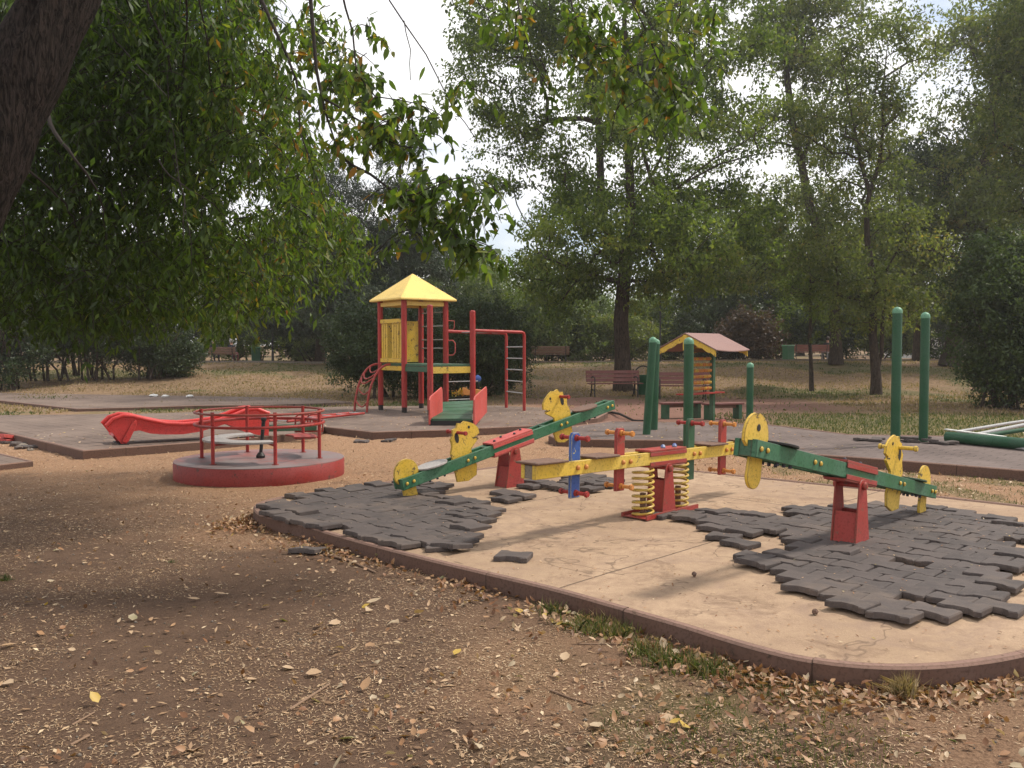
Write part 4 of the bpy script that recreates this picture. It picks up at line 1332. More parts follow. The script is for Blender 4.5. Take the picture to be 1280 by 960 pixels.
# ------------------------------------------------------------------ fallen posts at the right
def fallen():
    a, c = P(1184, 553, PADZ), P(1400, 575, PADZ)
    root = thing('fallen_post', 'thick green pipe lying on the paving near the shrub', 'post', (a.x, a.y, PADZ + .085), math.atan2(c.y - a.y, c.x - a.x))
    b = MB(); b.tube([(0, 0, .0), (2.9, 0, 0)], .085, 20, caps=False); b.tube([(2.9, 0, 0), (0, 0, 0)], .078, 20, caps=False); b.build('pipe', M_GREENP, root)
    b = MB(); b.box((.42, .03, .093), (.95, .07, .018), M=Matrix.Rotation(R(2), 3, 'Y')); b.build('white_strip', M_WHITE, root, bevel=.004)
    for k, (p, q_, r_, m, lab) in enumerate([
        ((1208, 541.5), (1300, 528), .026, M_STEEL, 'pale pole leaning up across the fallen green pipe, upper one'),
        ((1232, 545), (1310, 530), .030, M_STEEL, 'grey pole crossing behind the fallen green pipe, middle one'),
        ((1240, 547), (1330, 536), .034, M_GREENP, 'dark green pole behind the fallen green pipe, lowest one')]):
        p_ = P(*p, PADZ + .1) + Vector((0, .25, 0)); q2 = P(q_[0], q_[1] + 6, PADZ + .1) + Vector((.2, .0, .17))
        b = MB(); b.tube([p_, p_.lerp(q2, .5) + Vector((0, 0, .01)), q2], r_, 10)
        tag(b.build('loose_pole', m), lab, 'pole', 'poles piled on the fallen green pipe')
    a2, c2 = P(1222, 556, PADZ), P(1340, 571, PADZ)
    b = MB(); b.tube([(a2.x, a2.y, PADZ + .03), (c2.x, c2.y, PADZ + .03)], .022, 8)
    tag(b.build('thin_rod', M_STEEL), 'thin dark rod lying in front of the thick green pipe', 'rod')
fallen()

def red_scraps():
    p = P(4, 551, 0)
    b = MB(); b.box((0, 0, .06), (.42, .22, .05), M=Matrix.Rotation(R(8), 3, 'Y')); b.box((.16, -.05, .10), (.12, .2, .06), M=Matrix.Rotation(R(-12), 3, 'X'))
    o = b.build('broken_board', M_PINK, bevel=.006); o.location = (p.x, p.y, g1(p.x, p.y)); o.rotation_euler = (0, 0, -.4)
    tag(o, 'broken red board on the wood chips beside rubble', 'board')
    for k, (px, py, s) in enumerate([(20, 556, .10), (28, 558, .08), (33, 555, .07), (44, 556, .06), (24, 560, .07), (38, 562, .05)]):
        p = P(px, py, 0)
        bm = bmesh.new(); bmesh.ops.create_icosphere(bm, subdivisions=2, radius=s)
        rr_ = random.Random(k)
        for v_ in bm.verts: v_.co *= rr_.uniform(.75, 1.2); v_.co.z *= .6
        me = bpy.data.meshes.new('rubble_stone'); bm.to_mesh(me); bm.free(); me.materials.append(M_WOODG if k % 2 else M_RUB)
        o = bpy.data.objects.new('rubble_stone', me); COL.objects.link(o); o.location = (p.x, p.y, g1(p.x, p.y) + s * .2)
        tag(o, 'small rubble stone in the heap beside the broken red board', 'stone', 'rubble by the broken red board')
    for k, (px, py, lab) in enumerate([(192, 493, 'pale stone on the far paving strip, first from the bushes'), (207, 494, 'second pale stone on the far paving strip'), (237, 494, 'pale stone on the far strip behind the slide')]):
        p = P(px, py + 3, .05)
        bm = bmesh.new(); bmesh.ops.create_icosphere(bm, subdivisions=2, radius=.09)
        rr_ = random.Random(k + 40)
        for v_ in bm.verts: v_.co *= rr_.uniform(.8, 1.2); v_.co.z *= .55; v_.co.x *= 1.4
        me = bpy.data.meshes.new('pale_stone'); bm.to_mesh(me); bm.free(); me.materials.append(M_WHITE)
        o = bpy.data.objects.new('pale_stone', me); COL.objects.link(o); o.location = (p.x, p.y, .09); tag(o, lab, 'stone')
red_scraps()

def spring_rider():
    p = P(592, 507, 0); x, y = p.x, p.y
    root = thing('spring_rider', 'small spring rider with blue head behind the red ramp side', 'spring rider', (x, y, g1(x, y)), R(20))
    b = MB(); b.tube([(.09 * math.cos(a * .5), .09 * math.sin(a * .5), .02 + a * .0042) for a in range(0, 64)], .012, 6); b.build('spring', M_BLACK, root)
    b = MB(); b.prism([(-.30, .30), (.22, .28), (.28, .42), (.10, .46), (-.10, .42), (-.30, .52)], .10); b.build('body', M_ORA, root, bevel=.02)
    b = MB(); b.tube([(.18, 0, .38), (.12, 0, .66)], [.03, .025], 8); b.build('neck', M_BLACK, root)
    b = MB(); b.lathe([(.02, -.10), (.08, -.06), (.10, 0), (.08, .06), (.02, .10)], 14, (.12, 0, .74)); b.build('head', M_BLUE, root, smooth=60)
    p = P(578, 507, 0)
    root = thing('flower_tub', 'dark tub of orange and yellow flowers under the tower', 'flower tub', (p.x, p.y + .8, g1(p.x, p.y + .8)))
    b = MB(); b.lathe([(.20, 0), (.27, .20), (.29, .22), (.25, .22), (.22, .16)], 18); b.build('tub', M_BLACK, root)
    C = np.array([[rng.normal(0, .16), rng.normal(0, .16), .26 + abs(rng.normal(0, .07))] for _ in range(260)])
    return root, C
tub, tubC = spring_rider()

# ------------------------------------------------------------------ leaves and trees
def unit(a): return a / (np.linalg.norm(a, axis=1, keepdims=True) + 1e-9)
def leaves(name, C, length, width, mat_, parent=None, droop=.5, spread=1.0, near=False, curl=.12, tint=None, flat=None, seed=1, fold=.25):
    r = np.random.default_rng(seed)
    C = np.asarray(C, float); n = len(C)
    ax = r.normal(0, 1, (n, 3)) * spread
    ax[:, 2] -= droop * 2
    if flat is not None: ax[:, 2] = r.normal(0, flat, n)
    ax = unit(ax)
    up = r.normal(0, .55, (n, 3)); up[:, 2] += 1.0
    if flat is not None: up = r.normal(0, flat, (n, 3)); up[:, 2] = 1
    sd_ = unit(np.cross(ax, up)); nr = np.cross(sd_, ax)
    l = (length * r.uniform(.65, 1.25, n))[:, None]; w_ = (width * r.uniform(.7, 1.2, n))[:, None]
    t = np.clip(r.normal(.5, .17, n), 0, 1) if tint is None else tint
    if near:
        cu = r.uniform(-1, 1, n)[:, None] * curl
        pts = []
        for (a, s, z) in ((0, 0, 0), (.28, .42, 1), (.62, .40, 1), (1.0, 0, -1), (.62, -.40, 1), (.28, -.42, 1), (.30, 0, 0), (.64, 0, 0)):
            zz = (fold * abs(s) * 2 * w_ * .5) - cu * l * (a * a) + 0
            pts.append(C + ax * (l * a) + sd_ * (w_ * s * 2 * .5 * 1.15) + nr * zz)
        V = np.stack(pts, 1).reshape(-1, 3)
        base = (np.arange(n) * 8)[:, None]
        Fc = np.array([0, 6, 1, 1, 6, 7, 2, 2, 7, 3, 0, 5, 6, 6, 5, 4, 7, 7, 4, 3])
        flat_f = (base + Fc[None, :]).ravel()
        sizes = np.tile([3, 4, 3, 3, 4, 3], n)
        tt = np.repeat(t, 8)
    else:
        pts = []
        for (a, s) in ((0, 0), (.45, .5), (1.0, 0), (.45, -.5)):
            pts.append(C + ax * (l * a) + sd_ * (w_ * s) + nr * (abs(s) * w_ * fold))
        V = np.stack(pts, 1).reshape(-1, 3)
        flat_f = np.arange(4 * n); sizes = np.full(n, 4)
        tt = np.repeat(t, 4)
    return np_mesh(name, V, flat_f, sizes, mat_, parent, attr=dict(tint=tt))

def wood(name, trunk, clusters, r0, m, parent, rmin=.010, start=.25, seed=1, extra=(), r_tip=None):
    """grow limbs from the trunk (and guide limbs) to every leaf cluster; returns the mesh"""
    r = random.Random(seed)
    nodes, par, ctr = [], [], []
    def chain(pts, parent_i, step=.7):
        last = parent_i
        for i in range(len(pts) - 1):
            a, b_ = Vector(pts[i]), Vector(pts[i + 1])
            k = max(1, int((b_ - a).length / step))
            for j in range(1, k + 1):
                p = a.lerp(b_, j / k)
                nodes.append(p); par.append(last); last = len(nodes) - 1
        return last
    nodes.append(Vector(trunk[0])); par.append(-1)
    chain(trunk, 0)
    nt_ = len(nodes)
    zs = [p.z for p in nodes]
    zmin = min(zs) + (max(zs) - min(zs)) * start
    for g in extra:
        s = Vector(g[0])
        j = min(range(len(nodes)), key=lambda i: (nodes[i] - s).length)
        chain([nodes[j]] + list(g[1:]), j, .6)
    A = [p for p in nodes]
    cl = sorted([Vector(c) for c in clusters], key=lambda c: min((c - p).length for p in A[:nt_]))
    wt = [0.0] * len(nodes)
    for c in cl:
        arr = np.array([tuple(p) for p in nodes])
        d = np.linalg.norm(arr - np.array(tuple(c)), axis=1) + .9 * np.maximum(0, arr[:, 2] - c.z + .2) + 50 * (arr[:, 2] < zmin)
        j = int(np.argmin(d))
        a = nodes[j]; l = (c - a).length
        k = max(2, int(l / .55))
        pts = []
        last = j
        bend = Vector((r.uniform(-1, 1), r.uniform(-1, 1), r.uniform(.0, 1))) * l * .12
        for q_ in range(1, k + 1):
            t = q_ / k
            p = a.lerp(c, t) + bend * math.sin(t * math.pi) + Vector((r.gauss(0, .03), r.gauss(0, .03), r.gauss(0, .03))) * min(l, 2) * .7
            nodes.append(p); par.append(last); last = len(nodes) - 1
        wt += [0.0] * (len(nodes) - len(wt))
        wt[last] += 1
    wt += [0.0] * (len(nodes) - len(wt))
    for i in range(len(nodes) - 1, 0, -1): wt[par[i]] += max(wt[i], .02)
    tot = max(wt[0], 1)
    rad = [max(rmin, r0 * (max(x, .05) / tot) ** .5) for x in wt]
    for i in range(nt_):
        rad[i] = max(min(rad[i], r0 * (1 - .6 * i / nt_)), r0 * (1 - .92 * i / nt_))
    rad[0] = r0 * 1.35
    if nt_ > 1: rad[1] = max(rad[1], r0 * 1.08)
    b = MB()
    b.tube([nodes[i] for i in range(nt_)], [rad[i] for i in range(nt_)], 12, caps=False)
    for i in range(nt_, len(nodes)):
        p, q_ = nodes[par[i]], nodes[i]
        if (p - q_).length < 1e-3: continue
        n = 8 if rad[i] > .05 else 5
        b.tube([p, q_], [min(rad[par[i]], rad[i] * 1.25), rad[i]], n, caps=False)
    return b.build(name, m, parent, smooth=80)

def crown_points(blobs, n, seed, shell=.25):
    """cluster centres inside a few overlapping ellipsoids, denser towards the outside"""
    r = np.random.default_rng(seed)
    vol = np.array([b_[3] * b_[4] * b_[5] for b_ in blobs]); pr = vol ** .8 / (vol ** .8).sum()
    out_ = []
    while len(out_) < n:
        k = r.choice(len(blobs), p=pr)
        cx, cy, cz, rx, ry, rz = blobs[k]
        d = r.normal(0, 1, 3); d /= np.linalg.norm(d)
        u_ = r.uniform(shell, 1.0) ** .6 * r.uniform(.85, 1.08)
        p = np.array([cx + d[0] * rx * u_, cy + d[1] * ry * u_, cz + d[2] * rz * u_])
        gsc = 1.35 / max(.6, (rx + ry + rz) / 3) ** .5
        if float(vnoise(np.array(p[0] * gsc + p[2] * .6 * gsc), np.array(p[1] * gsc * .5 - p[2] * .9 * gsc), seed)) < .35: continue
        if all(np.linalg.norm((p - q_)[:]) > .45 for q_ in out_[-60:]) or r.random() < .2: out_.append(p)
    return np.array(out_)
def cluster_leaves(Cc, per, rx, rz, seed, droop=.0):
    r = np.random.default_rng(seed)
    n = len(Cc)
    cnt = np.maximum(8, (per * r.uniform(.5, 1.5, n)).astype(int))
    sc = r.uniform(.65, 1.3, n)
    idx = np.repeat(np.arange(n), cnt)
    d = r.normal(0, 1, (len(idx), 3)); d = unit(d) * (r.uniform(0, 1, (len(idx), 1)) ** .45)
    d[:, :2] *= rx; d[:, 2] *= rz
    off = d * sc[idx][:, None]
    # a fifth of the leaves sit on a few thin sprays that reach out of the clump
    sp = r.uniform(0, 1, len(idx)) < .22
    sdir = unit(r.normal(0, 1, (n, 3)) + np.array([0, 0, .5]))
    t_ = r.uniform(.3, 1.7, len(idx))[:, None]
    ray_ = sdir[idx] * np.array([rx, rx, rx * .9]) * t_ + r.normal(0, .05, (len(idx), 3))
    off = np.where(sp[:, None], ray_, off)
    return Cc[idx] + off - np.array([0, 0, droop]), idx
def tree(name, label, base, trunk, blobs, ncl, per, leaf, lmat, r0, cat='tree', group=None, seed=1, cr=(.75, .5), bmat=None, extra=(), rmin=.012, start=.3, droop=.4, low=None, wl=.5):
    base = Vector(base)
    root = thing(name, label, cat, base, 0, group)
    inv = -base
    Cc = crown_points(blobs, ncl, seed)
    tr = [Vector(p) + inv for p in trunk]
    ex = [[Vector(p) + inv for p in g] for g in extra]
    Cl = Cc + np.array(tuple(inv))
    if low is not None: Cl = Cl[Cl[:, 2] > low]
    tint_c = np.random.default_rng(seed + 5).normal(0, .13, len(Cl))
    wood('trunk', tr, [tuple(c) for c in Cl], r0, bmat or M_BARK, root, rmin, start, seed, ex)
    LP, idx = cluster_leaves(Cl, per, cr[0], cr[1], seed + 1)
    rr = np.random.default_rng(seed + 2)
    t = np.clip(.45 + tint_c[idx] + rr.normal(0, .12, len(idx)), 0, 1)
    leaves('crown', LP, leaf, leaf * wl, lmat, root, droop=droop, tint=t, seed=seed + 3)
    return root

def shrub(label, cx, cy, rx, ry, h, lmat, n=120, per=140, leaf=.09, seed=1, name='shrub', group=None, cr=(.4, .3), stems=5, low=0.0, cat='shrub'):
    zg = g1(cx, cy)
    root = thing(name, label, cat, (cx, cy, zg), 0, group)
    blobs = [(0, 0, h * .5 + low * .5, rx, ry, (h - low) * .5)]
    r = random.Random(seed)
    for k in range(4): blobs.append((r.uniform(-.5, .5) * rx, r.uniform(-.4, .4) * ry, low + (h - low) * r.uniform(.35, .7), rx * .55, ry * .6, (h - low) * .36))
    Cc = crown_points(blobs, n, seed, .5)
    Cc[:, 2] = np.maximum(Cc[:, 2], low + .12)
    b = MB()
    for k in range(stems):
        a = r.uniform(0, 6.28); q_ = (math.cos(a) * rx * .45 * r.random(), math.sin(a) * ry * .3, 0)
        c = Cc[r.randrange(len(Cc))]
        mid = (q_[0] * .6 + c[0] * .4 + r.gauss(0, .08), q_[1] * .6 + c[1] * .4, (low + c[2]) * .45)
        b.tube([q_, (q_[0] * .8 + mid[0] * .2 + r.gauss(0, .04), q_[1] * .8 + mid[1] * .2, mid[2] * .4), mid, tuple(c)], [.05, .04, .03, .01], 6)
        c2 = Cc[r.randrange(len(Cc))]; b.tube([mid, ((mid[0] + c2[0]) / 2, (mid[1] + c2[1]) / 2, (mid[2] + c2[2]) / 2 + .1), tuple(c2)], [.022, .015, .006], 5)
    b.build('stem', M_BARK, root)
    LP, idx = cluster_leaves(Cc, per, cr[0], cr[1], seed + 1)
    LP[:, 2] = np.abs(LP[:, 2])
    tc_ = np.random.default_rng(seed + 5).normal(0, .12, len(Cc))
    rr = np.random.default_rng(seed + 2)
    leaves('foliage', LP, leaf, leaf * .55, lmat, root, droop=.15, tint=np.clip(.45 + tc_[idx] + rr.normal(0, .12, len(idx)), 0, 1), seed=seed + 3)
    return root

def V3(px, py, Y): return D(px, py, Y)
def blob(px, py, Y, rpx, rpy, dy=None):
    c = D(px, py, Y); s = Y / F
    return (c.x, c.y, c.z, rpx * s, (dy if dy else rpx * s), rpy * s)
def gpt(px, Y):
    x = D(px, 455, Y).x
    return Vector((x, Y, g1(x, Y)))

# the big tree behind the benches
Y = 31.0
bs = gpt(779, Y)
tree('park_tree', 'largest tree, its thick dark trunk rising behind the two slatted benches', bs,
     [bs + Vector((0, 0, -.1)), D(778, 440, Y), D(776, 400, Y), D(780, 350, Y), D(787, 300, Y), D(788, 240, Y), D(786, 190, Y), D(784, 110, Y), D(780, 20, Y)],
     [blob(790, 200, Y - 4, 100, 120, 2), blob(720, 300, Y - 4, 90, 60, 2), blob(860, 310, Y - 4, 80, 50, 2), blob(700, 330, Y, 95, 70), blob(625, 110, Y, 85, 85), blob(640, 20, Y, 90, 70), blob(690, 200, Y, 105, 90), blob(800, 200, Y + .5, 110, 110), blob(880, 120, Y, 120, 110), blob(760, 40, Y, 130, 90), blob(800, 340, Y, 110, 50), blob(900, 290, Y, 90, 70), blob(820, -60, Y, 180, 70), blob(690, 385, Y - 1, 60, 25)],
     700, 160, .165, L_MAP, .29, seed=21, cr=(.80, .42), bmat=M_BARK,
     extra=[[D(786, 330, Y), D(770, 310, Y), D(752, 270, Y), D(750, 200, Y), D(748, 130, Y), D(730, 60, Y)],
            [D(787, 300, Y), D(810, 275, Y - .3), D(850, 232, Y - .6), D(890, 200, Y - .8), D(930, 178, Y - 1), D(967, 150, Y - 1)],
            [D(850, 232, Y - .6), D(900, 205, Y - .4), D(950, 192, Y), D(985, 190, Y + .5)],
            [D(780, 340, Y), D(740, 300, Y + .5), D(700, 262, Y + 1), D(670, 235, Y + 1)],
            [D(788, 260, Y), D(830, 190, Y + .5), D(880, 130, Y + 1), D(920, 60, Y + 1)]], droop=.45)
# trees to its right
Y = 40.0
bs = gpt(1045, Y)
tree('park_tree', 'tree with thick straight trunk by the path, behind the thin sapling', bs,
     [bs, D(1045, 440, Y), D(1043, 380, Y), D(1030, 310, Y), D(1010, 250, Y), D(1002, 205, Y), D(990, 150, Y), D(983, 90, Y), D(985, 20, Y)],
     [blob(960, 100, Y, 90, 90), blob(1030, 40, Y, 100, 80), blob(1000, 300, Y, 110, 70), blob(930, 330, Y, 80, 60), blob(1070, 330, Y, 70, 60), blob(1000, -60, Y, 110, 60), blob(1045, 170, Y, 70, 60)],
     370, 130, .21, L_OLI, .27, seed=33, cr=(1.0, .55),
     extra=[[D(1002, 205, Y), D(1015, 165, Y), D(1035, 120, Y), D(1050, 60, Y)]])
Y = 29.0
bs = gpt(1096, Y)
tree('park_tree', 'slender forked tree with narrow trunk left of the tall green posts', bs,
     [bs, D(1095, 470, Y), D(1091, 420, Y), D(1092, 350, Y), D(1084, 300, Y), D(1083, 262, Y), D(1087, 240, Y)],
     [blob(1050, 130, Y, 70, 80), blob(1110, 90, Y, 65, 90), blob(1090, 310, Y, 90, 60), blob(1130, 380, Y, 60, 40), blob(1060, 390, Y, 50, 35), blob(1080, 210, Y + 1, 60, 50)],
     220, 125, .14, L_OLI, .15, seed=37, cr=(.65, .4), start=.3,
     extra=[[D(1087, 240, Y), D(1075, 200, Y), D(1068, 160, Y), D(1060, 120, Y), D(1052, 60, Y)], [D(1087, 240, Y), D(1099, 205, Y), D(1104, 160, Y), D(1103, 120, Y), D(1110, 50, Y)],
            [D(1096, 480, Y), D(1102, 440, Y), D(1103, 400, Y), D(1110, 350, Y)]])
bs = gpt(1015, 31)
tree('young_tree', 'thin straight sapling standing in the dry grass beyond the short post', bs,
     [bs, D(1014, 460, 31), D(1012, 420, 31), D(1014, 380, 31), D(1012, 330, 31)],
     [blob(1010, 360, 31, 40, 38), blob(1020, 330, 31, 32, 35)], 45, 130, .11, L_MAP, .07, seed=41, cr=(.45, .3))
Y = 40.0
bs = gpt(1187, Y)
tree('park_tree', 'tree with thick trunk leaning towards the big shrub, behind the tall posts', bs,
     [bs, D(1190, 440, Y), D(1199, 405, Y), D(1208, 370, Y), D(1215, 310, Y), D(1222, 250, Y), D(1235, 180, Y), D(1245, 90, Y)],
     [blob(1230, 90, Y, 80, 100), blob(1270, 180, Y, 90, 90), blob(1160, 260, Y, 85, 70), blob(1240, 290, Y, 90, 70), blob(1150, 360, Y, 80, 40), blob(1290, 30, Y, 80, 80)],
     400, 130, .21, L_OLI, .38, seed=43, cr=(1.0, .55),
     extra=[[D(1222, 250, Y), D(1200, 215, Y), D(1185, 180, Y)], [D(1225, 240, Y), D(1255, 205, Y), D(1275, 150, Y)]])
bs = gpt(1148, 44)
tree('park_tree', 'narrow dark trunked tree directly behind the second tall post', bs,
     [bs, D(1148, 430, 44), D(1150, 380, 44), D(1150, 300, 44), D(1152, 220, 44)],
     [blob(1150, 230, 44, 60, 70), blob(1130, 310, 44, 70, 50)], 150, 160, .2, L_DRK, .24, seed=47, cr=(1.0, .6))
bs = gpt(1340, 26)
tree('park_tree', 'tall tree rising above the big shrub at the picture edge', bs,
     [bs, D(1335, 350, 26), D(1320, 200, 26), D(1310, 80, 26), D(1300, -60, 26)],
     [blob(1290, 120, 26, 70, 110), blob(1340, 250, 26, 90, 90), blob(1330, 20, 26, 90, 90)], 220, 150, .14, L_OLI, .22, seed=49, cr=(.8, .45))
# shrubs at the right
c = gpt(1262, 23); shrub('big leafy shrub reaching the ground at the edge of the lawn', c.x, c.y, 1.6, 1.4, 4.6, L_SHR, 250, 210, .11, 51, cr=(.50, .32), stems=10)
c = gpt(1330, 22); shrub('shrub merging with the big one at the edge of the lawn', c.x, c.y, 1.5, 1.3, 3.9, L_SHR, 130, 200, .10, 52, cr=(.45, .32))

# pine and hedge behind the tower
Y = 42
bs = gpt(500, Y)
pr = [blob(498, 200, Y, 28, 50), blob(492, 265, Y, 60, 50), blob(480, 330, Y, 100, 50), blob(470, 390, Y, 115, 40)]
tree('pine_tree', 'tall dark pine with drooping boughs rising behind the tower hedge', bs, [bs, D(500, 400, Y), D(500, 300, Y), D(500, 220, Y), D(502, 160, Y)], pr, 300, 300, .20, L_PIN, .2, seed=61, cr=(.8, .34), wl=.26, droop=.1, start=.15)
Y = 46
bs = gpt(400, Y)
tree('pine_tree', 'dark pine half hidden behind the drooping leaves, beyond the lamp post', bs, [bs, D(400, 380, Y), D(400, 250, Y), D(402, 170, Y)], [blob(400, 240, Y, 50, 70), blob(395, 320, Y, 85, 60), blob(390, 400, Y, 90, 30)], 230, 260, .22, L_PIN, .22, seed=62, cr=(.9, .4), wl=.26, droop=.1, start=.15)
for k, (px, Yk, rx, ry, h, lab, n, lm) in enumerate([
    (470, 27.5, 1.75, 1.6, 3.1, 'dark rounded hedge shrub behind the curved climber of the tower', 190, L_DRK),
    (545, 28.2, 1.9, 1.6, 3.2, 'dark hedge shrub directly behind the tower posts', 190, L_DRK),
    (612, 29.0, 1.5, 1.5, 3.0, 'dark hedge shrub behind the monkey bars', 170, L_DRK),
]):
    c = gpt(px, Yk); shrub(lab, c.x, c.y, rx, ry, h, lm, n, 230, .085, 70 + k, 'hedge_shrub', 'hedge behind the tower', cr=(.42, .3), stems=4)
Y = 52
for k, (px, Yk, rx, ry, h, lm, lab) in enumerate([
    (600, 52, 3.4, 2.5, 6.4, L_LIT, 'pale green tree-like shrub rising between the pine and the big tree'),
    (560, 60, 3.2, 2.5, 8.6, L_LIT, 'tall pale shrub just right of the pine top'),
    (700, 50, 3.0, 2.0, 3.8, L_LIT, 'sunlit pale shrub behind the bench on the rise'),
    (760, 54, 3.0, 2.0, 4.4, L_LIT, 'light green shrub behind the big tree trunk'),
    (655, 56, 3.0, 2.0, 5.0, L_OLI, 'olive shrub between the monkey bars and the big tree'),
    (835, 55, 3.2, 2.0, 4.8, L_MAP, 'green shrub beyond the leaning pair of posts'),
    (905, 53, 3.2, 2.2, 5.4, L_DRK, 'dark shrub behind the roof of the bead frame'),
    (930, 49.5, 1.4, 1.2, 2.5, L_RED, 'reddish shrub above the roof of the bead frame'),
    (970, 54, 3.0, 2.2, 6.2, L_DRK, 'tall dark shrub beyond the short green post'),
    (1040, 56, 3.6, 2.2, 6.0, L_DRK, 'dark shrub behind the brown bench on the path'),
    (1105, 55, 3.0, 2.2, 5.4, L_MAP, 'green shrub beyond the forked tree'),
    (1225, 55, 3.0, 2.2, 5.6, L_OLI, 'olive shrub beyond the leaning trunk'),
    (1300, 50, 3.5, 2.5, 6.5, L_DRK, 'dark shrub behind the big shrub at the edge'),
]):
    c = gpt(px, Yk); shrub(lab, c.x, c.y, rx, ry, h, lm, 120, 150, .19, 90 + k, 'tall_shrub', None, cr=(.8, .55), stems=4)
# left dark thicket with bare stems
for k, (px, Yk, rx, h, low, lm, lab) in enumerate([
    (5, 31, 1.5, 4.4, .1, L_DRK, 'dark bush down to the ground at the edge of the thicket'),
    (62, 33, 1.7, 4.8, .65, L_DRK, 'leafy bush on bare leaning stems next to the ground-hugging one'),
    (125, 33.5, 1.7, 5.0, .35, L_DRK, 'bush with dark trunk-like stem in the middle of the thicket'),
    (185, 34, 1.6, 5.0, .25, L_DRK, 'bush leaning on dark stems at the near end of the thicket'),
    (215, 35, 1.0, 1.6, .05, L_DRK, 'low bush at the foot of the thicket end'),
    (95, 36, 2.2, 6.0, 1.3, L_MAP, 'taller green bush standing behind the thicket stems'),
]):
    c = gpt(px, Yk); shrub(lab, c.x, c.y, rx, 1.4, h, lm, 130, 170, .11, 120 + k, 'thicket_bush', None, cr=(.5, .35), stems=9, low=low)
for k, (px, Yk, rx, h, low, lm, lab) in enumerate([
    (250, 54, 4.2, 8.5, .6, L_MAP, 'wide green bush tree behind the two seated people'),
    (340, 56, 4.0, 7.0, .7, L_DRK, 'dark bush tree behind the lamp post'),
    (150, 55, 4.0, 8.0, .8, L_DRK, 'dark bush tree beyond the thicket'),
    (40, 54, 4.2, 8.5, .6, L_MAP, 'green bush tree beyond the left thicket edge'),
    (-50, 50, 4.0, 9.0, .3, L_DRK, 'dark bush tree behind the drooping branches'),
    (420, 58, 4.0, 6.0, .5, L_MAP, 'green bush tree between lamp post and hedge'),
    (378, 50, 1.3, 1.5, .05, L_LIT, 'small pale shrub beyond the path by the lamp post'),
]):
    c = gpt(px, Yk); shrub(lab, c.x, c.y, rx, 2.5, h, lm, 150 if rx > 2 else 40, 150, .21 if rx > 2 else .1, 140 + k, 'bush_tree', None, cr=(.95, .6) if rx > 2 else (.3, .2), stems=4, low=low)
# row of bushes that closes the view beyond the path
r_row = random.Random(8)
for k in range(19):
    xk = -34 + k * 3.7 + r_row.uniform(-.6, .6); yk = 51.5 + r_row.uniform(-1, 1.2)
    shrub('dark bush in the row closing the view beyond the path', xk, yk, 2.5, 1.6, r_row.uniform(2.6, 4.6), (L_DRK, L_MAP, L_DRK, L_OLI)[k % 4], 90, 130, .17, 400 + k, 'boundary_bush', 'bushes closing the view beyond the path', cr=(.7, .45), stems=3)
# far trees closing the horizon
for k, (px, Yk, h, lm, lab) in enumerate([
    (700, 80, 10, L_MAP, 'far tree showing low between the pale shrubs'),
    (580, 85, 12, L_OLI, 'far tree between the pine and the big tree'),
    (880, 78, 16, L_MAP, 'far tall tree seen through the big crown'),
    (1000, 75, 17, L_OLI, 'far tall tree behind the thick straight trunk'),
    (1120, 78, 15, L_OLI, 'far tree behind the forked tree'),
    (1250, 70, 18, L_OLI, 'far tall tree above the leaning trunk'),
    (300, 80, 13, L_MAP, 'far tree beyond the seated people'),
    (120, 78, 14, L_DRK, 'far dark tree beyond the thicket'),
    (0, 75, 16, L_DRK, 'far dark tree behind the drooping canopy'),
    (450, 78, 13, L_DRK, 'far dark tree beyond the two pines')]):
    b_ = gpt(px, Yk)
    r_ = random.Random(k)
    bl = [(b_.x, b_.y, b_.z + h * .55, 4.4, 3.5, h * .42), (b_.x - 2, b_.y, b_.z + h * .35, 3.2, 3, h * .28), (b_.x + 2.2, b_.y, b_.z + h * .4, 3.2, 3, h * .3), (b_.x, b_.y, b_.z + h * .2, 4.2, 3, h * .16)]
    tree('far_tree', lab, b_, [b_, b_ + Vector((.1, 0, h * .3)), b_ + Vector((-.1, 0, h * .6)), b_ + Vector((.1, 0, h * .9))], bl, 150, 110, .32, lm, .3, seed=160 + k, cr=(1.4, .8), start=.1)

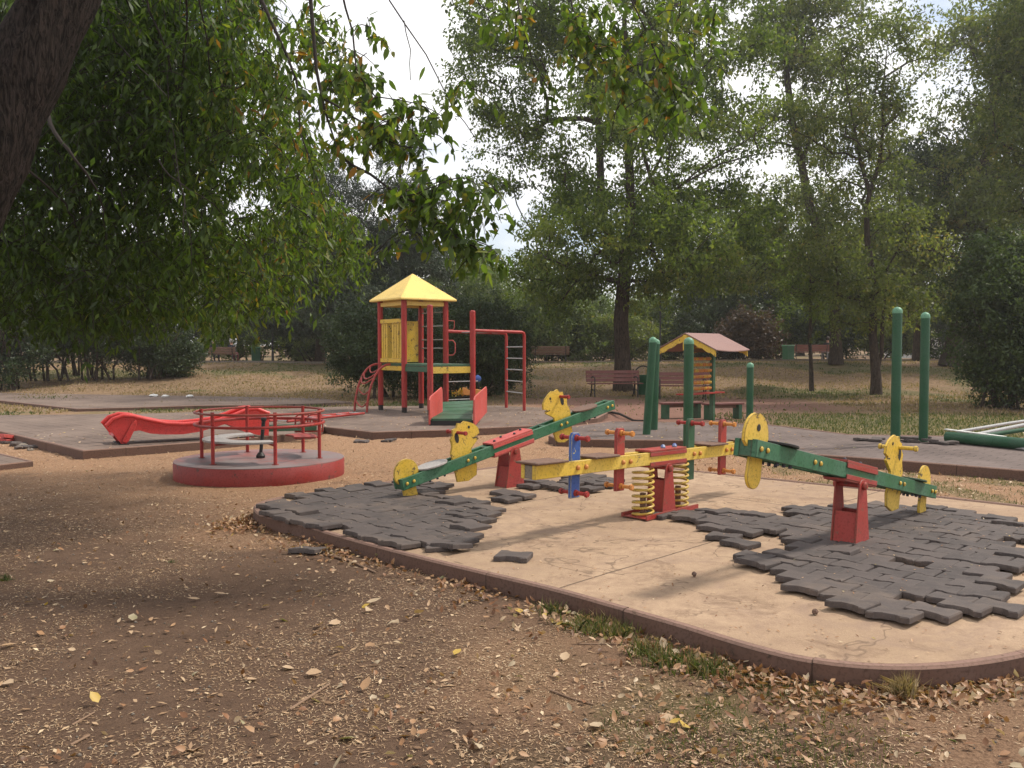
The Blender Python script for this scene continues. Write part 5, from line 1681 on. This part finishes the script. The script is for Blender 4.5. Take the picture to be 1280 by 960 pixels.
# ------------------------------------------------------------------ the near tree: trunk at the left, drooping canopy
def near_tree():
    base = Vector((-4.0, 4.4, g1(-4.0, 4.4)))
    root = thing('near_tree', 'near tree with furrowed leaning trunk and drooping leafy branches overhead', 'tree', base)
    inv = -base
    tr = [base, D(-120, 420, 4.6), D(-42, 250, 4.7), D(20, 110, 4.8), D(74, 0, 4.9), D(150, -170, 5.2), D(260, -340, 5.8)]
    b = MB()
    pts = resample([Vector(p) for p in tr], .12, False)
    rad = [.235 - .085 * i / len(pts) + .006 * math.sin(i * 1.7) for i in range(len(pts))]
    vtx = [p + inv for p in pts]
    b.tube(vtx, rad, 40)
    r_ = random.Random(3)
    # furrowed bark: ridges pushed out along the stem
    nv = []
    for i, p in enumerate(b.v):
        ring, j = divmod(i, 40)
        if ring < len(vtx):
            c = vtx[ring]; d = Vector(p) - c
            n_ = float(vnoise(np.array(j * .9), np.array(ring * .22 + j * .05), 7)) * .6 + float(vnoise(np.array(j * 2.1), np.array(ring * .6), 8)) * .4
            d *= 1 + (n_ - .5) * .20
            nv.append(tuple(c + d))
        else: nv.append(p)
    b.v = nv
    b.build('trunk', M_BARKF, root, smooth=80)

    limbs = MB(); LC = []; LCb = []          # twig mesh, leaf anchors
    def branch(pts, r0, r1=.003, n=6):
        q = [Vector(p) + inv for p in pts]
        # smooth a little
        q2 = []
        for i in range(len(q) - 1):
            for t in (0, .5): 
                p = q[i].lerp(q[i + 1], t)
                if 0 < len(q2): p += Vector((r_.gauss(0, .008), r_.gauss(0, .008), r_.gauss(0, .008)))
                q2.append(p)
        q2.append(q[-1])
        k = len(q2)
        limbs.tube(q2, [r0 + (r1 - r0) * (i / (k - 1)) ** .7 for i in range(k)], n, caps=False)
        return [p - inv for p in q2]
    def leafy(pts, dens, spread, into=LC, start=.2):
        for i in range(len(pts) - 1):
            a, c = pts[i], pts[i + 1]
            if i / len(pts) < start: continue
            l = (c - a).length
            for k in range(int(l * dens + r_.random())):
                p = a.lerp(c, r_.random()) + Vector((r_.gauss(0, spread), r_.gauss(0, spread), -abs(r_.gauss(0, spread))))
                into.append(p + inv)
    def twig(p, l, dens, into=LC):
        """drooping side twig with compound leaves: short stalks hanging in pairs"""
        a = r_.uniform(0, 6.28)
        d = Vector((math.cos(a), math.sin(a), r_.uniform(-.5, .3))).normalized()
        q = [p]
        for k in range(4):
            d = (d + Vector((0, 0, -.35))).normalized()
            q.append(q[-1] + d * l / 4)
        limbs.tube([x + inv for x in q], [.004, .0035, .003, .002, .0015], 4, caps=False)
        for k in range(int(dens)):
            t = r_.random() * 3.99
            i = int(t); pp = q[i].lerp(q[i + 1], t - i)
            into.append(pp + inv + Vector((r_.gauss(0, .02), r_.gauss(0, .02), r_.gauss(0, .02))))
    top1 = D(150, -170, 5.2); top2 = D(260, -340, 5.8)
    # main limbs out of the picture above, feeding the hanging branches
    M1 = branch([top1, D(260, -200, 6.2), D(400, -180, 6.6), D(560, -160, 6.8), D(720, -140, 6.8), D(860, -110, 7.0)], .09, .03, 8)
    M2 = branch([top2, D(300, -260, 7.2), D(320, -160, 8.4), D(300, -90, 9.6)], .09, .02, 8)
    M3 = branch([D(74, 0, 4.9), D(120, -30, 6.2), D(170, -40, 7.6), D(230, -30, 9.0)], .07, .02, 8)
    M4 = branch([D(20, 110, 4.8), D(40, 60, 6.5), D(60, 40, 8.5)], .05, .02, 8)
    M5 = branch([top2, Vector((-.5, 4.0, 6.2)), Vector((1.5, 2.8, 6.8)), Vector((4.0, 1.8, 7.2))], .10, .03, 8)
    # hanging branches seen against the sky
    H = [
        ([D(300, -120, 7.2), D(327, 0, 6.8), D(343, 37, 6.7), D(370, 100, 6.6), D(377, 167, 6.5), D(408, 257, 6.4)], .022, 30),
        ([D(372, -150, 6.6), D(395, 60, 6.3), D(403, 123, 6.2), D(417, 167, 6.2), D(423, 193, 6.1)], .020, 50),
        ([D(423, 193, 6.1), D(463, 217, 6.0), D(500, 247, 5.9), D(537, 267, 5.9), D(573, 297, 5.8), D(603, 312, 5.8)], .012, 90),
        ([D(403, 123, 6.2), D(437, 143, 6.1), D(467, 163, 6.0), D(497, 183, 6.0), D(540, 187, 5.9)], .009, 60),
        ([D(470, -160, 6.7), D(487, 0, 6.3), D(533, 67, 6.2), D(567, 133, 6.1), D(597, 177, 6.0)], .007, 6),
        ([D(505, 26, 6.3), D(512, 60, 6.2), D(513, 100, 6.2)], .004, 4),
        ([D(425, -20, 6.6), D(437, 40, 6.4), D(446, 90, 6.3), D(470, 120, 6.2), D(520, 128, 6.1), D(560, 150, 6.1)], .009, 60),
        ([D(500, 247, 5.9), D(520, 243, 5.8), D(545, 232, 5.8), D(575, 222, 5.7)], .006, 70),
        ([D(640, -150, 6.8), D(645, 0, 6.4), D(665, 70, 6.3), D(690, 120, 6.2)], .008, 26),
        ([D(690, -140, 6.8), D(715, 10, 6.4), D(745, 60, 6.3), D(780, 115, 6.2)], .009, 60),
        ([D(760, -130, 6.9), D(790, 0, 6.5), D(820, 70, 6.4), D(845, 120, 6.3), D(855, 150, 6.3)], .009, 60),
        ([D(560, -160, 6.8), D(575, -30, 6.5), D(600, 10, 6.4), D(628, 20, 6.4)], .008, 20),
    ]
    for pts, r0, dens in H:
        q = branch(pts, r0, .003)
        leafy(q, dens * .45, .05, start=.25)
        k = int(dens / 5)
        for i in range(len(q) - 1):
            if i / len(q) < .25: continue
            for _ in range(max(0, int((q[i + 1] - q[i]).length * dens * .22 + r_.random()))):
                twig(q[i].lerp(q[i + 1], r_.random()), r_.uniform(.15, .38), r_.uniform(8, 16))
    # leaf clumps: (px, py, Y, radius px x, y, number of twigs)
    for (px, py, Yk, rx, ry, n) in [(395, 40, 7.6, 40, 40, 44), (430, 85, 7.2, 35, 35, 30), (455, 150, 6.2, 26, 34, 16), (500, 145, 6.1, 42, 30, 18), (462, 42, 6.5, 12, 18, 3),
                                    (555, 250, 5.9, 55, 30, 17), (590, 270, 5.9, 35, 28, 12), (535, 225, 5.9, 35, 20, 10), (600, 235, 6.0, 25, 20, 9), (515, 292, 5.9, 14, 12, 3), (600, 312, 5.8, 22, 10, 5),
                                    (700, 12, 6.6, 60, 20, 14), (770, 35, 6.5, 60, 40, 20), (830, 60, 6.5, 50, 50, 24), (852, 125, 6.4, 30, 28, 13), (800, 120, 6.4, 40, 25, 7), (640, 5, 6.5, 30, 16, 8), (860, 10, 6.8, 50, 25, 12),
                                    (575, 105, 6.2, 20, 14, 5)]:
        for _ in range(n):
            p = D(px + r_.gauss(0, .5) * rx, py + r_.gauss(0, .5) * ry, Yk + r_.gauss(0, .25))
            twig(p, r_.uniform(.12, .34), r_.uniform(7, 15))
    # left mass, many layers deep
    poly = [(-120, 385), (0, 388), (60, 402), (120, 398), (200, 388), (270, 378), (330, 385), (385, 372), (430, 350), (455, 315), (440, 270), (410, 225), (392, 180), (360, 110), (330, 40), (318, -60), (-120, -60)]
    cnt = 0
    while cnt < 5400:
        px, py = r_.uniform(-120, 460), r_.uniform(-60, 402)
        if cnt > 4500: px, py = r_.uniform(60, 340), r_.uniform(-60, 170)
        if not bool(inpoly(px, py, poly)): continue
        Yk = r_.uniform(7.2, 11.5)
        # leave ragged holes towards the top
        hole = float(fbm(np.array(px * .022), np.array(py * .022), 31, 3))
        if hole < .30 + (.10 if px > 230 else -.05) * (py < 150): continue
        if py > 330 and r_.random() < .25: continue
        if px > 380 and Yk < 9: Yk += 3
        cnt += 1
        twig(D(px, py, Yk), r_.uniform(.25, .6), r_.uniform(12, 24), LCb)
    for (x0, y0, x1, y1, Yk, r0) in [(190, -60, 232, 330, 7.5, .016), (215, -60, 222, 300, 7.2, .012), (232, -60, 205, 290, 7.0, .012), (250, -60, 262, 330, 7.4, .009), (180, -60, 245, 280, 7.8, .012), (60, 130, 140, 298, 7.0, .02), (30, 200, 130, 330, 7.0, .012), (95, -40, 200, 120, 7.0, .016),
                                     (0, 300, 110, 340, 7.5, .012), (270, 60, 300, 300, 8.0, .008), (320, -30, 345, 240, 8.0, .01), (150, -60, 175, 210, 7.6, .01), (205, 200, 330, 330, 7.4, .006)]:
        q = [D(x0 + (x1 - x0) * t + 9 * math.sin(t * 7 + x0), y0 + (y1 - y0) * t, Yk + .6 * math.sin(t * 3 + x0)) for t in np.linspace(0, 1, 8)]
        q = branch(q, r0, .003)
        leafy(q, 22, .10, LCb)
    # canopy over the viewer, above the frame: what shades the soil in front
    for _ in range(130):
        p = Vector((r_.uniform(-2.5, 5.5), r_.uniform(.2, 5.0), r_.uniform(5.4, 8.0)))
        if float(vnoise(np.array(p.x * .8), np.array(p.y * .8), 77)) < .42: continue
        if (p.z - 1.5) / max(p.y, .1) < .52: continue
        twig(p, r_.uniform(.3, .6), r_.uniform(14, 24), LCb)
    limbs.build('branches', M_TWIG, root, smooth=80)
    t1 = np.clip(np.random.default_rng(4).normal(.58, .2, len(LC)), 0, 1)
    leaves('leaves', [tuple(p) for p in LC], .092, .036, L_BOX, root, droop=.75, near=True, tint=t1, seed=5)
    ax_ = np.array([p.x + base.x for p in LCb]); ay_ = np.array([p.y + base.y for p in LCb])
    t2 = np.clip(np.random.default_rng(6).normal(0, .19, len(LCb)) + .24 + .30 * sstep(-.48, -.28, ax_ / np.maximum(ay_, .5)), 0, 1)  # brighter light on the right of the canopy is put into the leaf tint
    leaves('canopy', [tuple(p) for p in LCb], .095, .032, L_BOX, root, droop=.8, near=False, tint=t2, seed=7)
near_tree()

leaves('flowers', tubC, .07, .05, leaf_mat('petal', [(0, (.45, .12, .02)), (.5, (.6, .3, .04)), (1, (.25, .3, .05))], .2, 8), tub, droop=-.3, seed=9)

# ------------------------------------------------------------------ litter on the ground
def outside_pads(x, y):
    return ~(inpoly(x, y, MAIN) | inpoly(x, y, PAD_T) | inpoly(x, y, PAD_R))
def frustum(n, y0, y1, seed, pw=1.0):
    r = np.random.default_rng(seed)
    y = y0 + (y1 - y0) * r.uniform(0, 1, n) ** pw
    x = r.uniform(-.64, .64, n) * (y + .3)
    return x, y
def chips():
    x, y = frustum(330000, 1.9, 17, 3, 1.3)
    n = fbm(x * 1.6, y * 1.6, 44); far = sstep(5.5, 9, y)
    keep = (np.random.default_rng(4).uniform(0, 1, len(x)) < np.clip(.12 + 5.5 * (n - .43) + .5 * fbm(x * 6, y * 6, 91, 2) - .2 + .5 * far, .05, 1)) & outside_pads(x, y)
    x, y = x[keep], y[keep]
    z = gz(x, y) + .004
    r = np.random.default_rng(5)
    C = np.stack([x, y, z], 1)
    big = 1 + .5 * sstep(6, 12, y)
    o = leaves('wood_chips', C, .021, .0040, L_CHP, flat=.16, tint=np.clip(r.normal(.50, .25, len(x)), 0, 1), seed=8, fold=.1)
    return tag(o, 'pale straw and wood chips strewn over the brown soil', kind='stuff')
chips()
def chips_big():
    x, y = frustum(26000, 2.0, 17, 13, 1.1)
    keep = outside_pads(x, y) & (np.random.default_rng(4).uniform(0, 1, len(x)) < .25 + .75 * sstep(5.5, 8, y))
    x, y = x[keep], y[keep]
    C = np.stack([x, y, gz(x, y) + .006], 1)
    r = np.random.default_rng(15)
    o = leaves('bark_litter', C, .042, .016, L_CHP, flat=.2, tint=np.clip(r.normal(.45, .25, len(x)), 0, 1), seed=18)
    tag(o, 'flakes of bark and mulch on the soil', kind='stuff')
chips_big()
def fallen_leaves():
    r = np.random.default_rng(21)
    X, Yy = [], []
    x, y = frustum(1500, 1.9, 12, 22, 1.2)
    k = (fbm(x * 1.2, y * 1.2, 45) > .48); X.append(x[k]); Yy.append(y[k])
    # drifts against the outside of the near kerb
    segs = [p for p in MAIN if p.y < 8 and (to_ab(p)[1] < to_ab(P(640, 735, 0))[1] + .6)]
    idx = r.integers(0, len(segs), 3400)
    px = np.array([segs[i].x for i in idx]); py = np.array([segs[i].y for i in idx])
    off = np.abs(r.normal(0, .17, len(idx))) + .045
    dx, dy = -BD.x, -BD.y
    ex = px + dx * off + r.normal(0, .06, len(idx)); ey = py + dy * off + r.normal(0, .06, len(idx))
    dens = vnoise(px * 1.7, py * 1.7, 50)
    k = (r.uniform(0, 1, len(idx)) < .15 + dens * .9) & outside_pads(ex, ey)
    X.append(ex[k]); Yy.append(ey[k])
    # thicker scatter bottom right
    cx, cy = r.normal(1.1, .95, 650), r.normal(3.3, .55, 650)
    k = outside_pads(cx, cy); X.append(cx[k]); Yy.append(cy[k])
    # some between the far kerb and the green posts' paving
    cx, cy = r.uniform(2.2, 8, 700), r.uniform(8.2, 13.5, 700)
    k = outside_pads(cx, cy); X.append(cx[k]); Yy.append(cy[k])
    x = np.concatenate(X); y = np.concatenate(Yy)
    z = gz(x, y) + .012 + np.abs(r.normal(0, .008, len(x)))
    t = np.clip(r.beta(1.5, 2.2, len(x)), 0, 1)
    o = leaves('fallen_leaves', np.stack([x, y, z], 1), .040, .022, L_FAL, flat=.5, near=True, curl=.7, tint=t, seed=23, fold=.35)
    tag(o, 'dead brown and pale leaves drifted over the soil and along the kerb', kind='stuff')
    # a few larger pale leaves
    x, y = frustum(110, 1.9, 5.5, 24, 1.0); k = outside_pads(x, y); x, y = x[k], y[k]
    o = leaves('large_fallen_leaves', np.stack([x, y, gz(x, y) + .015], 1), .074, .046, L_FAL, flat=.35, near=True, curl=.5, tint=np.clip(r.normal(.74, .14, len(x)), 0, 1), seed=25, fold=.3)
    tag(o, 'larger curled pale leaves scattered near the viewer', kind='stuff')
    # sparse litter on the concrete
    x = r.uniform(-2.5, 4.5, 3200); y = r.uniform(3.9, 11.5, 3200)
    k = inpoly(x, y, MAIN); x, y = x[k], y[k]
    o = leaves('slab_litter', np.stack([x, y, np.full(len(x), KZ - .004)], 1), .021, .009, L_FAL, flat=.15, near=True, tint=np.clip(r.normal(.4, .25, len(x)), 0, 1), seed=26)
    tag(o, 'crumbs and small dead leaves on the concrete slab', kind='stuff')
    tl = [(t.location.x, t.location.y) for t in _tiles[:270]]
    ii = r.integers(0, len(tl), 420)
    x = np.array([tl[q][0] for q in ii]) + r.uniform(-.06, .06, 420); y = np.array([tl[q][1] for q in ii]) + r.uniform(-.05, .05, 420)
    k = inpoly(x, y, MAIN); x, y = x[k], y[k]
    o = leaves('paver_litter', np.stack([x, y, np.full(len(x), KZ + .030)], 1), .022, .010, L_FAL, flat=.12, near=True, tint=np.clip(r.normal(.5, .25, len(x)), 0, 1), seed=29)
    tag(o, 'crumbs of dead leaves lying on the rubber pavers', kind='stuff')
    a_ = np.concatenate([r.uniform(-8, 5, 1200)]), np.concatenate([r.uniform(12, 22, 1200)])
    k = inpoly(*a_, PAD_T) | inpoly(*a_, PAD_R)
    o = leaves('paving_litter', np.stack([a_[0][k], a_[1][k], np.full(k.sum(), PADZ + .006)], 1), .07, .035, L_FAL, flat=.15, tint=np.clip(r.normal(.6, .2, k.sum()), 0, 1), seed=27)
    tag(o, 'dead leaves scattered on the rubber paving', kind='stuff')
fallen_leaves()

def blades(name, X, Yy, h, wdt, label, lean=.35, tint=None, seed=1, z=None, mat_=None):
    r = np.random.default_rng(seed); n = len(X)
    zb = gz(X, Yy) if z is None else z
    C = np.stack([X, Yy, zb - .004], 1)
    hh = h * r.uniform(.5, 1.4, n)
    a = r.uniform(0, 2 * np.pi, n); ln = r.normal(0, lean, n)
    d = np.stack([np.cos(a) * ln, np.sin(a) * ln, np.ones(n)], 1)
    d = unit(d) * hh[:, None]
    s = np.stack([np.sin(a + 1), np.cos(a + 1), np.zeros(n)], 1) * wdt / 2
    mid = C + d * .55; tip = C + d + np.stack([np.cos(a) * ln, np.sin(a) * ln, -np.abs(ln) * .5], 1) * hh[:, None] * .5
    V = np.stack([C - s, C + s, mid + s * .8, tip, mid - s * .8], 1).reshape(-1, 3)
    Fi = (np.arange(n)[:, None] * 5 + np.array([0, 1, 2, 3, 4])[None]).ravel()
    t = np.clip(r.normal(.4, .2, n), 0, 1) if tint is None else tint
    o = np_mesh(name, V, Fi, np.full(n, 5), mat_ or L_GRS, attr=dict(tint=np.repeat(t, 5)))
    if label: tag(o, label, kind='stuff')
    return o
def grass():
    r = np.random.default_rng(31)
    X, Yy, H = [], [], []
    # weak turf bottom right, in clumps
    for (px, py, n, s) in [(860, 910, 260, .10), (900, 880, 200, .08), (960, 850, 300, .09), (1000, 870, 260, .09), (930, 935, 260, .12), (1020, 910, 260, .12), (840, 935, 180, .10), (1060, 940, 240, .12), (985, 945, 240, .12), (780, 900, 90, .06), (1210, 855, 220, .09), (1180, 850, 120, .07)]:
        p = P(px, py, 0); X.append(r.normal(p.x, s, n)); Yy.append(r.normal(p.y, s * 1.0, n))
    x = np.concatenate(X); y = np.concatenate(Yy); k = outside_pads(x, y)
    blades('grass', x[k], y[k], .028, .004, 'short thin turf in patches near the viewer', .6, np.clip(r.normal(.42, .18, k.sum()), 0, 1), 32)
    X, Yy = [], []
    for (px, py, n, s) in [(735, 782, 260, .07), (765, 790, 300, .07), (805, 812, 160, .05), (835, 825, 260, .07), (870, 835, 200, .06), (690, 765, 90, .04), (895, 842, 120, .05)]:
        p = P(px, py, 0); X.append(r.normal(p.x, s, n)); Yy.append(r.normal(p.y, s * .8, n))
    x = np.concatenate(X); y = np.concatenate(Yy); k = outside_pads(x, y)
    blades('kerb_grass', x[k], y[k], .075, .005, 'longer grass and weeds growing along the kerb', .45, np.clip(r.normal(.42, .24, k.sum()), 0, 1), 33)
    # strip beyond the slab
    x = r.uniform(2.4, 9, 9000); y = r.uniform(8, 13.8, 9000)
    k = outside_pads(x, y) & (fbm(x * 2.5, y * 2.5, 4) > .47) & (x > 3.0)
    blades('strip_grass', x[k], y[k], .04, .008, 'green grass in the strip beyond the slab', .5, np.clip(r.normal(.3, .15, k.sum()), 0, 1), 34)
    # dry grass on the rise
    x, y = frustum(60000, 20, 44, 35, .9)
    n = fbm(x * .5, y * .5, 3); bare = (x > -1) & (x < 9) & (y < 27.5)
    k = outside_pads(x, y) & ~(bare & (r.uniform(0, 1, len(x)) < .93)) & (n > .36)
    gn = fbm(x * .22, y * .3, 8) + .25 * (fbm(x * 2.5, y * 2.5, 4) - .5)
    t = np.clip(.80 - .5 * sstep(.54, .66, gn) + r.normal(0, .12, len(x)), 0, 1)
    blades('dry_grass', x[k], y[k], .075, .03, 'dry straw coloured grass with green patches on the rise', .6, t[k], 36)
    x = r.uniform(4.6, 12, 9000); y = r.uniform(14.5, 21, 9000)
    k = outside_pads(x, y)
    blades('lawn_grass', x[k], y[k], .06, .018, 'green grass behind the tall posts', .5, np.clip(r.normal(.35, .15, k.sum()), 0, 1), 37)
grass()
def tuft(px, py, n, h, s, label, t0, seed):
    p = P(px, py, 0); r = np.random.default_rng(seed)
    a = r.uniform(0, 6.28, n); q = np.abs(r.normal(0, s, n))
    o = blades('grass_tuft', p.x + np.cos(a) * q, p.y + np.sin(a) * q, h, .004, None, .5, np.clip(r.normal(t0, .12, n), 0, 1), seed)
    tag(o, label, 'grass tuft')
tuft(1128, 868, 420, .10, .035, 'brown spiky grass tuft beside the curved kerb', .78, 3)
tuft(1028, 845, 60, .06, .03, 'small dry tuft against the kerb', .8, 4)
tuft(8, 722, 60, .05, .03, 'small green weed at the picture edge in the soil', .2, 5)
tuft(215, 702, 30, .03, .02, 'tiny green sprout in the bare soil', .15, 6)

def stick(pts, r0, label, name='fallen_stick', m=M_STICK, z=0):
    w_ = []
    for a in pts:
        p = P(a[0], a[1], 0); w_.append(Vector((p.x, p.y, g1(p.x, p.y) + r0 + z + (a[2] if len(a) > 2 else 0))))
    b = MB(); b.tube(w_, [r0 * (1 - .5 * i / len(w_)) for i in range(len(w_))], 7)
    tag(b.build(name, m, smooth=60), label, 'stick')
stick([(362, 886), (385, 872), (412, 854)], .007, 'pale straight stick lying on the soil below the slab')
stick([(88, 930), (112, 918)], .006, 'short pale stick at the bottom of the soil')
stick([(90, 904), (118, 888)], .005, 'short brown stick above the pale one in the soil')
stick([(724, 803), (780, 803)], .005, 'thin pale stick lying parallel below the kerb grass')
stick([(688, 858), (715, 868), (742, 876)], .005, 'dark thin stick among dead leaves under the slab')
stick([(405, 694), (435, 700), (470, 716)], .010, 'dark stick beside the kerb in the leaf drift')
stick([(745, 519), (765, 517), (775, 522, .05), (792, 527), (812, 528)], .035, 'fallen crooked branch on the bare soil before the benches', 'fallen_branch', M_TWIG)
stick([(700, 532, .05), (735, 523, .05), (764, 518, .05)], .03, 'pale fallen limb lying at the end of the paving', 'fallen_branch', M_STICK)
stick([(1090, 782), (1090, 782)][:1] + [(1243, 640)], .004, 'x') if False else None
def pebble(px, py, s, label):
    p = P(px, py, KZ)
    bm = bmesh.new(); bmesh.ops.create_icosphere(bm, subdivisions=2, radius=s)
    rr_ = random.Random(px)
    for v_ in bm.verts: v_.co *= rr_.uniform(.75, 1.2)
    me = bpy.data.meshes.new('dirt_clod'); bm.to_mesh(me); bm.free(); me.materials.append(M_BROWN)
    o = bpy.data.objects.new('dirt_clod', me); COL.objects.link(o); o.location = (p.x, p.y, KZ + s * .4)
    tag(o, label, 'clod')
_rg = np.random.default_rng(77)
_px, _py = frustum(3000, 1.9, 8, 78, 1.2); _k = outside_pads(_px, _py); _px, _py = _px[_k], _py[_k]
_V, _F = [], []
for _i in range(len(_px)):
    _s = abs(_rg.normal(0, .0035)) + .0022; _z = float(gz(_px[_i], _py[_i])) + _s * .3; _b = len(_V)
    for d_ in ((1, 0, 0), (0, 1, 0), (-1, 0, 0), (0, -1, 0), (0, 0, .8), (0, 0, -.8)):
        _V.append((_px[_i] + d_[0] * _s * _rg.uniform(.7, 1.3), _py[_i] + d_[1] * _s * _rg.uniform(.7, 1.3), _z + d_[2] * _s))
    for t_ in ((0, 1, 4), (1, 2, 4), (2, 3, 4), (3, 0, 4), (1, 0, 5), (2, 1, 5), (3, 2, 5), (0, 3, 5)): _F += [_b + q_ for q_ in t_]
tag(np_mesh('gravel', np.array(_V), _F, np.full(len(_F) // 3, 3), M_WOODG, smooth=True), 'small crumbs of soil and grit', kind='stuff')
pebble(868, 719, .016, 'dark clod alone on the open concrete')
pebble(1019, 766, .018, 'dark clod on the concrete near the corner of the pavers')

# ------------------------------------------------------------------ white building far at right
def building():
    q = gpt(1180, 62)
    root = thing('white_building', 'pale building wall glimpsed beyond the leaning trunk', 'building', (q.x, q.y, q.z))
    b = MB(); b.box((0, 2, 1.6), (5, 4, 3.6)); b.build('wall', M_WHITE, root)
    b = MB(); b.box((0, 2, 3.5), (5.4, 4.4, .25)); b.build('roof', M_ROOFP, root)
    for x in (-1.5, 0, 1.5):
        w_ = MB(); w_.box((x, -.02, 1.6), (.8, .06, 1.1)); fr = w_.build('window', M_STEEL, root)
        g = MB(); g.box((x, -.06, 1.6), (.66, .03, .96)); g.build('pane', mat('dark_glass', (.05, .06, .07), .15), fr)
building()

# ------------------------------------------------------------------ people
M_SKIN = mat('skin', (.42, .24, .17), .6)
def person(label, x, y, z, rz, shirt, trousers, hair, group=None):
    root = thing('person', label, 'person', (x, y, z), rz, group)
    J = {  # seated, facing -y
        'pel': (0, .02, .50), 'bel': (0, .04, .64), 'che': (0, .03, .84), 'nck': (0, .0, .98), 'hdb': (0, -.01, 1.06), 'hdm': (0, -.015, 1.16), 'hdt': (0, -.01, 1.25),
        'sL': (.17, .02, .92), 'eL': (.23, -.06, .68), 'wL': (.14, -.28, .58), 'fL': (.11, -.36, .57),
        'sR': (-.17, .02, .92), 'eR': (-.23, -.05, .68), 'wR': (-.12, -.26, .58), 'fR': (-.09, -.34, .57),
        'hL': (.10, -.02, .50), 'kL': (.13, -.42, .52), 'aL': (.13, -.46, .10), 'tL': (.14, -.62, .05),
        'hR': (-.10, -.02, .50), 'kR': (-.12, -.42, .52), 'aR': (-.14, -.40, .10), 'tR': (-.15, -.56, .05)}
    rad = dict(pel=.14, bel=.125, che=.13, nck=.055, hdb=.07, hdm=.095, hdt=.06, sL=.065, eL=.045, wL=.033, fL=.035, sR=.065, eR=.045, wR=.033, fR=.035,
               hL=.09, kL=.065, aL=.045, tL=.035, hR=.09, kR=.065, aR=.045, tR=.035)
    E = [('pel', 'bel'), ('bel', 'che'), ('che', 'nck'), ('nck', 'hdb'), ('hdb', 'hdm'), ('hdm', 'hdt'), ('che', 'sL'), ('sL', 'eL'), ('eL', 'wL'), ('wL', 'fL'), ('che', 'sR'), ('sR', 'eR'), ('eR', 'wR'), ('wR', 'fR'),
         ('pel', 'hL'), ('hL', 'kL'), ('kL', 'aL'), ('aL', 'tL'), ('pel', 'hR'), ('hR', 'kR'), ('kR', 'aR'), ('aR', 'tR')]
    ks = list(J)
    me = bpy.data.meshes.new('body'); me.from_pydata([J[k] for k in ks], [(ks.index(a), ks.index(b_)) for a, b_ in E], [])
    o = bpy.data.objects.new('body', me); COL.objects.link(o)
    md = o.modifiers.new('skin', 'SKIN')
    for i, k in enumerate(ks):
        sv = me.skin_vertices[0].data[i]; sv.radius = (rad[k], rad[k] * (.8 if k in ('pel', 'bel', 'che') else 1)); sv.use_root = (k == 'pel')
    sb = o.modifiers.new('sub', 'SUBSURF'); sb.levels = 1; sb.render_levels = 1
    dg = bpy.context.evaluated_depsgraph_get()
    m2 = bpy.data.meshes.new_from_object(o.evaluated_get(dg))
    o.modifiers.clear(); o.data = m2
    m2.materials.clear()
    for m in (M_SKIN, shirt, trousers): m2.materials.append(m)
    for p_ in m2.polygons:
        c = p_.center
        p_.use_smooth = True
        if c.z > .97: p_.material_index = 0
        elif c.z > .56 and c.y > -.25: p_.material_index = 1
        elif c.z > .545 and c.y < -.25 and abs(c.x) < .17 and c.z > .57: p_.material_index = 0
        else: p_.material_index = 2
    o.parent = root
    b = MB(); b.lathe([(.02, .115), (.07, .10), (.10, .04), (.105, -.02), (.09, -.07), (.06, -.09)], 16, (0, .018, 1.19)); b.build('hair', hair, root, smooth=80)
    b = MB(); b.lathe([(.004, .02), (.018, 0), (.02, -.02)], 8, (0, -.115, 1.15)); b.build('nose', M_SKIN, root)
    for s in (-1, 1):
        b = MB(); b.box((s * .14 + (0 if s < 0 else 0), -.50, .035), (.09, .24, .07)); b.build('shoe', M_BLACK, root, bevel=.02)
M_DK = mat('dark_jacket', (.02, .02, .03), .85); M_DKR = mat('dark_red_cloth', (.10, .025, .025), .85)
M_HW = mat('grey_hair', (.26, .24, .23), .8); M_HD = mat('dark_hair', (.03, .02, .015), .7)
x0 = D(266, 457, 48).x; person('white-haired person in dark clothes seated on the path bench, nearer the thicket', x0, 48.2, g1(x0, 48.2), R(180), M_DK, M_DK, M_HW)
x0 = D(288, 457, 48).x; person('person in dark jacket seated at the bench end nearest the square bin', x0, 48.2, g1(x0, 48.2), R(165), M_DK, M_DKR, M_HW)
x0 = D(1036, 452, 47).x; person('person in dark clothes seated on the brown bench by the thick trunk', x0, 47.2, g1(x0, 47.2), R(180), M_DK, mat('grey_cloth', (.2, .2, .22), .8), M_HD)

# ------------------------------------------------------------------ thin haze
def haze(density):
    m = bpy.data.materials.new('thin_haze'); m.use_nodes = True
    t = m.node_tree; t.nodes.clear()
    o = t.nodes.new('ShaderNodeOutputMaterial'); v = t.nodes.new('ShaderNodeVolumePrincipled')
    v.inputs['Color'].default_value = (.92, .93, .95, 1); v.inputs['Density'].default_value = density
    v.inputs['Anisotropy'].default_value = .6
    t.links.new(v.outputs[0], o.inputs['Volume'])
    b = MB(); b.box((0, 170, 17.4), (660, 480, 37.2)); ob = b.build('haze', m, smooth=0)
    tag(ob, 'thin bright haze among the trees', kind='stuff')
haze(.0009)
